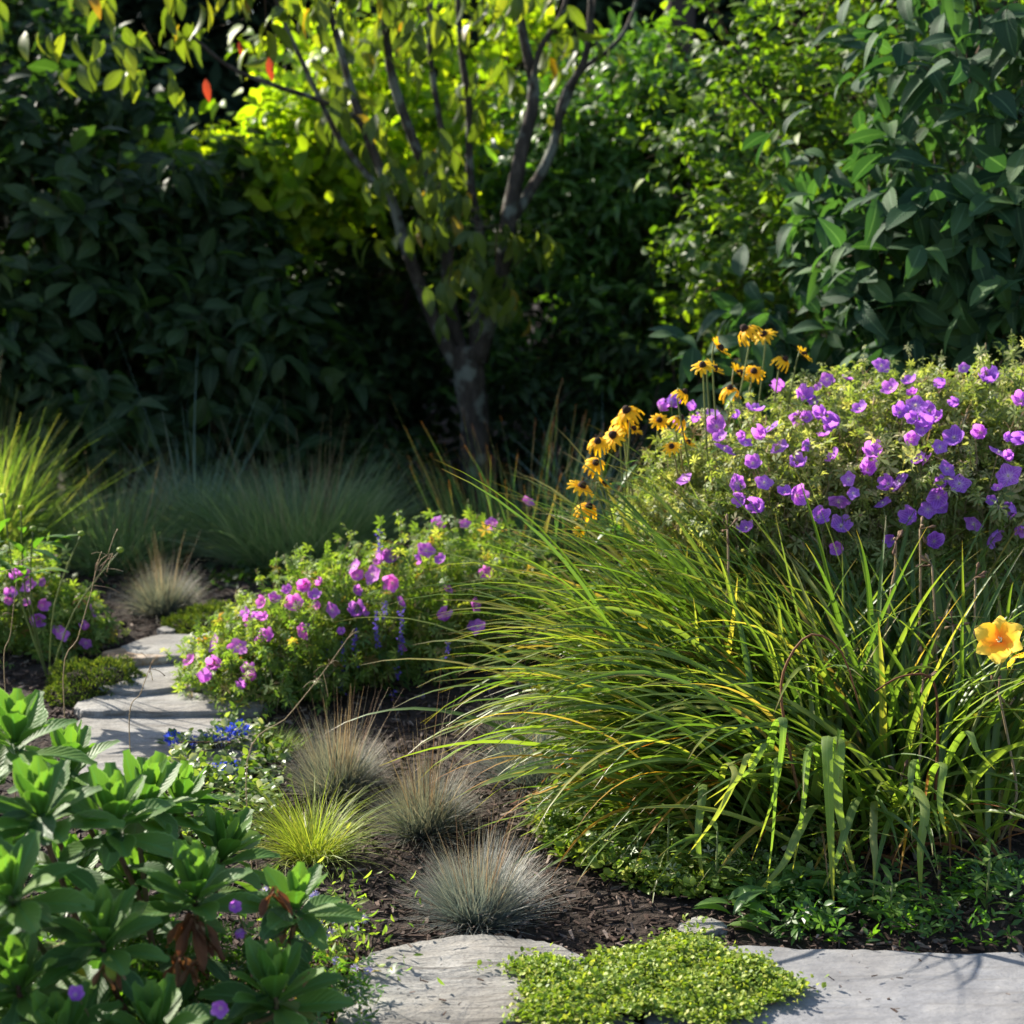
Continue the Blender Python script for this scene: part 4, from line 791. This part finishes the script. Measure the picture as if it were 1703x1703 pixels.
cover('ground_cover', 'small rounded green leaves carpeting the mulch under the strap leaves', [(870, 1345), (960, 1290), (1150, 1290), (1350, 1340), (1450, 1500), (1240, 1490), (1080, 1480), (1000, 1440), (900, 1400)], 11000, .021, .07, T_round+T_palm[:1], M['cover'], 302, clumpy=2.2)
cover('ground_cover', 'sunlit yellow-green small leaves on mulch right of the silvery tuft', [(880, 1350), (990, 1335), (1110, 1380), (1180, 1450), (1240, 1500), (1120, 1490), (1000, 1455), (920, 1415)], 3600, .022, .05, T_round, M['mat'], 306, clumpy=1.2)
cover('ground_cover', 'dark low leaves at the foot of the daylily beside the right flagstone', [(1230, 1490), (1420, 1470), (1760, 1450), (1760, 1580), (1500, 1572), (1280, 1560), (1200, 1530)], 850, .033, .07, [LT(width=.4, nl=5, droop=.3), LT(width=.25, nl=5, droop=.4)]+T_palm[:1], M['mid_leaf'], 303, clumpy=1)
cover('ground_cover', 'mixed low green leaves round the blue flowers near the path', [(300, 1250), (400, 1200), (470, 1230), (480, 1330), (430, 1400), (300, 1420), (260, 1320)], 3000, .025, .08, T_round, M['cover'], 304, clumpy=2)
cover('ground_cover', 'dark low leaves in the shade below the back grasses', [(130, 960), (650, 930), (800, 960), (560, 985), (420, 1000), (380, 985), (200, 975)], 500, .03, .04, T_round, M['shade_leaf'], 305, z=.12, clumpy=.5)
# broad plant under the daylily
g_ = np.random.default_rng(310)
for px, py, lab in [(1255, 1520, 'broad-leaved weed at the near left foot of the daylily, second from left'), (1300, 1510, 'broad-leaved weed in the middle of the row at the daylily foot'), (1345, 1500, 'broad-leaved weed tucked just under the hanging pale leaves'), (1225, 1542, 'broad-leaved weed nearest the yellow-green mat'), (1400, 1520, 'broad-leaved weed at the right end of the row by the blue-grey slab')]:
    t = thing('broadleaf_weed', lab, 'weed', 'broad-leaved weeds at the daylily foot'); mb = MB()
    c = G(px, py); m = 11; az = g_.uniform(-3, 3, m); d = nrm(np.stack([np.sin(az), np.cos(az), g_.uniform(.1, 1.1, m)], 1)); mb.inst(LT(width=.36, nl=7, na=5, droop=.4, cup=.1), frames(d, np.tile([0, 0, 1.], (m, 1)), g_.uniform(.06, .11, m)), c+np.c_[g_.normal(0, .012, (m, 2)), g_.uniform(0, .07, m)])
    mb.build('foliage', M['mid_leaf'], t); settle(t, c)
for px, py, h, lab in [(1110, 1470, .16, 'light green narrow-leaved weed on mulch beneath the sweeping leaf tips'), (1190, 1500, .17, 'tallest narrow-leaved weed, left of the hanging pale leaves'), (1060, 1455, .1, 'short narrow-leaved weed farthest left on the mulch'), (1480, 1540, .1, 'narrow-leaved weed at the edge of the blue-grey slab, in shade'), (1640, 1520, .14, 'narrow-leaved weed at far right in the shade of the daylily')]:
    t = thing('willowy_weed', lab, 'weed', 'narrow-leaved weeds'); mb = MB(); st = MB()
    c = G(px, py); m = 14; zz = np.linspace(.01, h, m); az = np.arange(m)*2.4; d = nrm(np.stack([np.sin(az), np.cos(az), .5+g_.uniform(-.3, .4, m)], 1)); mb.inst(LT(width=.2, nl=6, droop=.35), frames(d, np.tile([0, 0, 1.], (m, 1)), g_.uniform(.05, .085, m)), c+np.c_[np.zeros((m, 2)), zz]); tube(st, [c, c+np.array([0, 0, h])], .0025, 5)
    mb.build('foliage', M['geranium_leaf'], t); st.build('stem', M['green_stem'], t); settle(t, c)

# blue flowered plumbago
t = thing('plumbago_plant', 'low plant with clustered cobalt blue flowers behind the fleshy leaves', 'flowering plant'); g_ = np.random.default_rng(320)
lf = MB()
for px, py, r_ in [(372, 1222, .035), (395, 1212, .03), (318, 1240, .03), (350, 1285, .035), (385, 1278, .03), (325, 1305, .03), (290, 1228, .025), (345, 1232, .02)]:
    c = P(px, py, 4.35 if py < 1250 else 4.15); m = 70; d = rdir(m, g_); mb = MB(); mb.inst(LT(width=.75, nl=3), frames(d, rdir(m, g_), g_.uniform(.009, .016, m)), c+d*r_*np.array([1, 1, .6])*g_.uniform(.3, 1, m)[:, None]); mb.build('flower_cluster', M['blue'], t)
    m = 40; d = rdir(m, g_); lf.inst(T_round[1], frames(d, np.tile([0, 0, 1.], (m, 1)), g_.uniform(.02, .035, m)), c+d*r_*1.5+np.array([0, 0, -.035]))
lf.build('foliage', M['cover'], t)
st = MB()
for k in range(14):
    e = P(300+k*7, 1235+40*(k % 2), 4.25); tube(st, smooth_path([np.array([X(340, 4.3), 4.35, 0]), e*.5+np.array([X(340, 4.3)*.5, 2.18, .02]), e], 6), .002, 4)
st.build('stems', M['sedum_stem'], t); settle(t, (X(340, 4.3), 4.3, 0))

# ------------------------------------------------------------------ sedum-like plant, lower left
t = thing('fleshy_plant', 'large plant with whorls of toothed fleshy green leaves in the lower left corner', 'sedum', None)
g_ = np.random.default_rng(330)
T_sed = [LT(width=.44, nl=23, na=7, fold=.1, cup=.18, droop=dr, widest=.62, serr=.035, tip=.2, base=.2) for dr in (-.06, .12, .3)]
st = MB(); YS = 2.75
def rosette(px, py, Y, size, tilt=(0, 0), n=17, seed=0):
    gg = np.random.default_rng(seed); c = P(px, py, Y); ax = nrm(np.array([tilt[0], tilt[1], 1.])); mb = MB()
    a = nrm(np.cross(ax, [0, 1, .1])); b = np.cross(ax, a)
    for k in range(n):
        f = k/(n-1)                                         # 0 innermost
        az = k*2.39996+gg.normal(0, .12); open_ = R(10+60*f**.9+gg.normal(0, 5)); L_ = size*(.55+.55*f**.6)*gg.uniform(.92, 1.08)
        out = a*math.cos(az)+b*math.sin(az); d = ax*math.cos(open_)+out*math.sin(open_); up = nrm(ax*math.sin(open_)-out*math.cos(open_)+gg.normal(0, .1, 3))
        base = c-ax*(.045*f)+out*.004
        mb.inst(T_sed[min(int(f*2.99), 2)], frames(d[None], up[None], np.array([L_]), np.array([gg.uniform(.85, 1.1)])), base[None])
    mb.build('leaf_whorl', M['sedum'] if seed % 3 else M['sedum'], t)
    return c, ax
ROS = [(25, 1235, 2.85, .092, (.05, -.1)), (68, 1358, 2.65, .088, (0, -.15)), (190, 1372, 2.75, .09, (.08, -.1)), (238, 1350, 2.9, .095, (.25, 0)), (15, 1490, 2.5, .085, (-.1, -.3)), (170, 1565, 2.55, .078, (0, -.15)),
       (325, 1492, 2.7, .082, (.05, -.15)), (492, 1512, 2.75, .074, (.12, -.05)), (455, 1660, 2.6, .088, (0, -.1)), (370, 1430, 2.95, .088, (.2, 0)), (-60, 1330, 2.7, .09, (-.1, 0)), (115, 1280, 3.0, .08, (0, 0)), (300, 1345, 3.0, .08, (.15, .1)),
       (30, 1640, 2.5, .08, (-.1, -.2)), (-70, 1560, 2.6, .09, (-.2, -.1)), (255, 1720, 2.5, .08, (0, -.3)), (100, 1740, 2.45, .085, (0, -.3)), (-90, 1720, 2.5, .09, (0, 0)), (125, 1470, 2.95, .085, (.1, -.2)), (230, 1480, 2.95, .08, (.05, -.2))]
lf = MB(); foot = np.array([X(230, 2.85), 2.9, 0])
for i, (px, py, Y, s_, tl) in enumerate(ROS):
    c, ax = rosette(px, py-14, Y, s_*1.42, tl, 15 if i == 7 else 18, i+1)
    b = foot+np.array([(c[0]-foot[0])*.55, (c[1]-foot[1])*.5, 0])+np.append(g_.normal(0, .02, 2), 0)
    path = smooth_path([b, b*.5+c*.5+np.append(g_.normal(0, .02, 2), 0), c-ax*.05, c], 12); tube(st, path, np.linspace(.0065, .0042, 12), 7, 0, .08)
    m = 11; q = path[g_.integers(3, 11, m)]; az = g_.uniform(-3.14, 3.14, m); d = nrm(np.stack([np.sin(az), np.cos(az), g_.uniform(-.55, .35, m)], 1)); up = nrm(np.array([0, 0, 1.])+g_.normal(0, .3, (m, 3)))
    lf.inst(T_sed[2], frames(d, up, g_.uniform(.075, .12, m)), q)
tag(lf.build('lower_leaves', M['sedum_old'], t), 'older darker bluish leaves lower on the stems'); st.build('stems', M['sedum_stem'], t)
mb = MB()
for px, py, m, s_, yy_ in [(318, 1525, 22, .07, 2.66), (290, 1590, 10, .05, 2.66), (455, 1478, 5, .06, 2.7), (490, 1530, 4, .05, 2.72), (180, 1600, 5, .05, 2.52), (325, 1600, 8, .045, 2.66), (510, 1620, 2, .04, 2.6)]:
    c = P(px, py, yy_); az = g_.uniform(-3, 3, m); d = nrm(np.stack([np.sin(az)*.45, np.cos(az)*.45, -np.ones(m)], 1)); mb.inst(LT(width=.3, nl=9, na=5, droop=-.25, fold=.9, wav=.06, widest=.6), frames(d, nrm(np.stack([np.sin(az), np.cos(az), np.zeros(m)+.2], 1)), s_*g_.uniform(.6, 1.2, m)), np.tile(c, (m, 1))+g_.normal(0, .006, (m, 3)))
tag(mb.build('withered_leaves', M['dry_leaf'], t), 'rust-brown withered leaves hanging in a bunch'); 
mb = MB(); c = P(180, 1590, 2.5); mb.inst(LT(width=.32, nl=9, na=5, droop=.2, fold=.5, wav=.05), frames(np.array([[.12, 0, -1.]]), np.array([[.1, -1, 0]]), np.array([.055])), c[None]); tag(mb.build('yellow_leaf', M['gold_grass'], t), 'single yellow hanging leaf')
mb = MB(); c = P(510, 1522, 2.75); mb.inst(T_sed[1], frames(np.array([[1., -.15, .12]]), np.array([[0, -.5, 1.]]), np.array([.105])), c[None]); mb.build('side_leaf', M['sedum'], t)
settle(t, foot)

# geranium sprawling through it, with three single flowers
t = thing('geranium_plant', 'straggling geranium with a few deep violet flowers under the fleshy leaves', 'geranium', 'purple geraniums')
KE = [(np.array([X(300, 2.9), 2.85, .05]), (.34, .15, .17), 1), (np.array([X(30, 2.8), 2.8, .05]), (.3, .2, .2), 1)]
mb = MB(); st = MB(); mound_leaves(mb, st, KE, 1500, .03, 341); mb.build('foliage', M['mid_leaf'], t)
for px, py, Y, nv, s_ in [(388, 1508, 2.68, (.5, -.7, .4), .016), (397, 1548, 2.7, (.2, .3, -.8), .014), (367, 1676, 2.52, (-.1, -1, .2), .019), (125, 1655, 2.45, (.3, -.5, .5), .018), (445, 1528, 2.75, (.1, -.3, -.8), .010)]:
    p = P(px, py, Y); place(GER[2 if px != 367 else 1], 'flower', p, nrm(np.array(nv)), s_, t, g_); tube(st, smooth_path([p, p+np.array([.01, .05, -.08]), p+np.array([.02, .1, -.3])], 6), .0014, 4)
st.build('stems', M['green_stem'], t); settle(t, (X(250, 2.85), 2.85, 0))

# pale asters beside the rounded flagstone
t = thing('aster_plant', 'loose plant with pale lilac asters at left edge of the rounded flagstone', 'aster'); st = MB(); lf = MB(); g_ = np.random.default_rng(350)
base = np.array([X(520, 3.05), 3.1, 0])
for px, py, Y, s_ in [(523, 1492, 3.1, .014), (515, 1515, 3.12, .01), (555, 1532, 3.2, .013), (530, 1540, 3.1, .012), (548, 1552, 3.1, .015), (605, 1550, 3.25, .015), (590, 1548, 3.2, .012), (535, 1568, 3.05, .013), (612, 1615, 3.0, .011), (590, 1610, 3.0, .011), (575, 1675, 2.95, .014), (570, 1690, 2.9, .012), (560, 1600, 3.0, .011), (440, 1480, 3.1, .01), (500, 1560, 3.1, .012)]:
    p = P(px, py, Y); p[2] = max(p[2], .04); nv = nrm(np.array([g_.normal(0, .4), -.5, .8])); place(ASTER[g_.integers(0, 2)], 'flower', p, nv, s_, t, g_)
    path = smooth_path([base+np.append(g_.normal(0, .03, 2), 0), (base+p)/2+np.array([g_.normal(0, .02), 0, .02]), p-nv*.01, p], 9); tube(st, path, .0014, 4)
    m = 14; q = path[g_.integers(1, 8, m)]; d = nrm(rdir(m, g_)+np.array([0, 0, .3])); lf.inst(LT(width=.3, nl=4), frames(d, np.tile([0, 0, 1.], (m, 1)), g_.uniform(.012, .03, m)), q)
m = 700; q = base+g_.normal(0, 1, (m, 3))*np.array([.07, .13, .05])+np.array([-.02, 0, .06]); q[:, 2] = np.maximum(q[:, 2], .01); lf.inst(LT(width=.28, nl=4), frames(rdir(m, g_), rdir(m, g_), g_.uniform(.012, .03, m)), q)
st.build('stems', M['sedum_stem'], t); lf.build('foliage', M['geranium_leaf'], t); settle(t, base)

# single dry grass stalks in the foreground
def stalk(label, pts, Y, r, tufts, seed, foot_y=None):
    t = thing('grass_stalk', label, 'grass stalk', 'thin dry grass stalks'); gg = np.random.default_rng(seed); q = [P(a, b, Y) for a, b in pts]
    e = q[0].copy(); e[2] = 0; e[0] += .02; q = [e]+q; path = smooth_path(q, 24); mb = MB(); tube(mb, path, np.linspace(.0014, .0006, 24), 4); mb.build('stem', M['straw'], t)
    mb = MB()
    for k in range(tufts):
        i = 23-int(gg.uniform(0, 9)); d = nrm(path[min(i+1, 23)]-path[i-1]+gg.normal(0, .8, 3)*.8); d[1] *= .3; L = gg.uniform(.02, .07); p = path[i]
        tube(mb, smooth_path([p, p+d*L*.6, p+d*L+np.array([0, 0, -.008])], 6), [.0007]*5+[.0012], 4)
    mb.build('seed_head', M['straw'], t); settle(t, e)
stalk('long thin dry grass stalk leaning right across the middle bed', [(410, 1275), (480, 1190), (540, 1115), (590, 1045)], 3.1, .001, 9, 401)
stalk('branching dry grass stalk rising at left in front of the pink flowers', [(105, 1150), (130, 1060), (150, 990), (165, 935), (188, 920)], 3.2, .001, 12, 402)
stalk('very thin grass stalk at the far left edge', [(8, 1140), (18, 1050), (32, 925)], 3.2, .001, 3, 403)
stalk('faint grass stalk standing in front of the path slabs', [(215, 1220), (235, 1150), (255, 1095)], 3.2, .001, 5, 404)
# flower buds at left
t = thing('bud_plant', 'stems with round green buds at left edge in front of the tall grass', 'flowering plant'); st = MB(); bd = MB(); lf = MB()
for px, py in [(5, 825), (35, 845), (55, 880), (135, 888), (200, 915)]:
    p = P(px, py, 4.8); f_ = np.array([X(40, 4.9), 4.95, 0.03]); tube(st, smooth_path([f_, (f_*.5+p*.5)+np.array([-.03, 0, .02]), p], 9), .0025, 5); tube(bd, [p-np.array([0, 0, .008]), p, p+np.array([0, 0, .008])], [.004, .012, .008], 8)
for k in range(26):
    p = P(g_.uniform(-60, 90), g_.uniform(880, 970), 4.85); lf.inst(LT(width=.28, nl=7, droop=.3), frames(nrm(np.array([[g_.normal(.4, .5), -.3, g_.uniform(-.1, .7)]])), np.array([[0, 0, 1.]]), np.array([g_.uniform(.09, .16)])), p[None])
st.build('stems', M['green_stem'], t); bd.build('buds', M['gold_grass'], t); lf.build('foliage', M['mid_leaf'], t); settle(t, (X(40, 4.9), 4.95, .02))
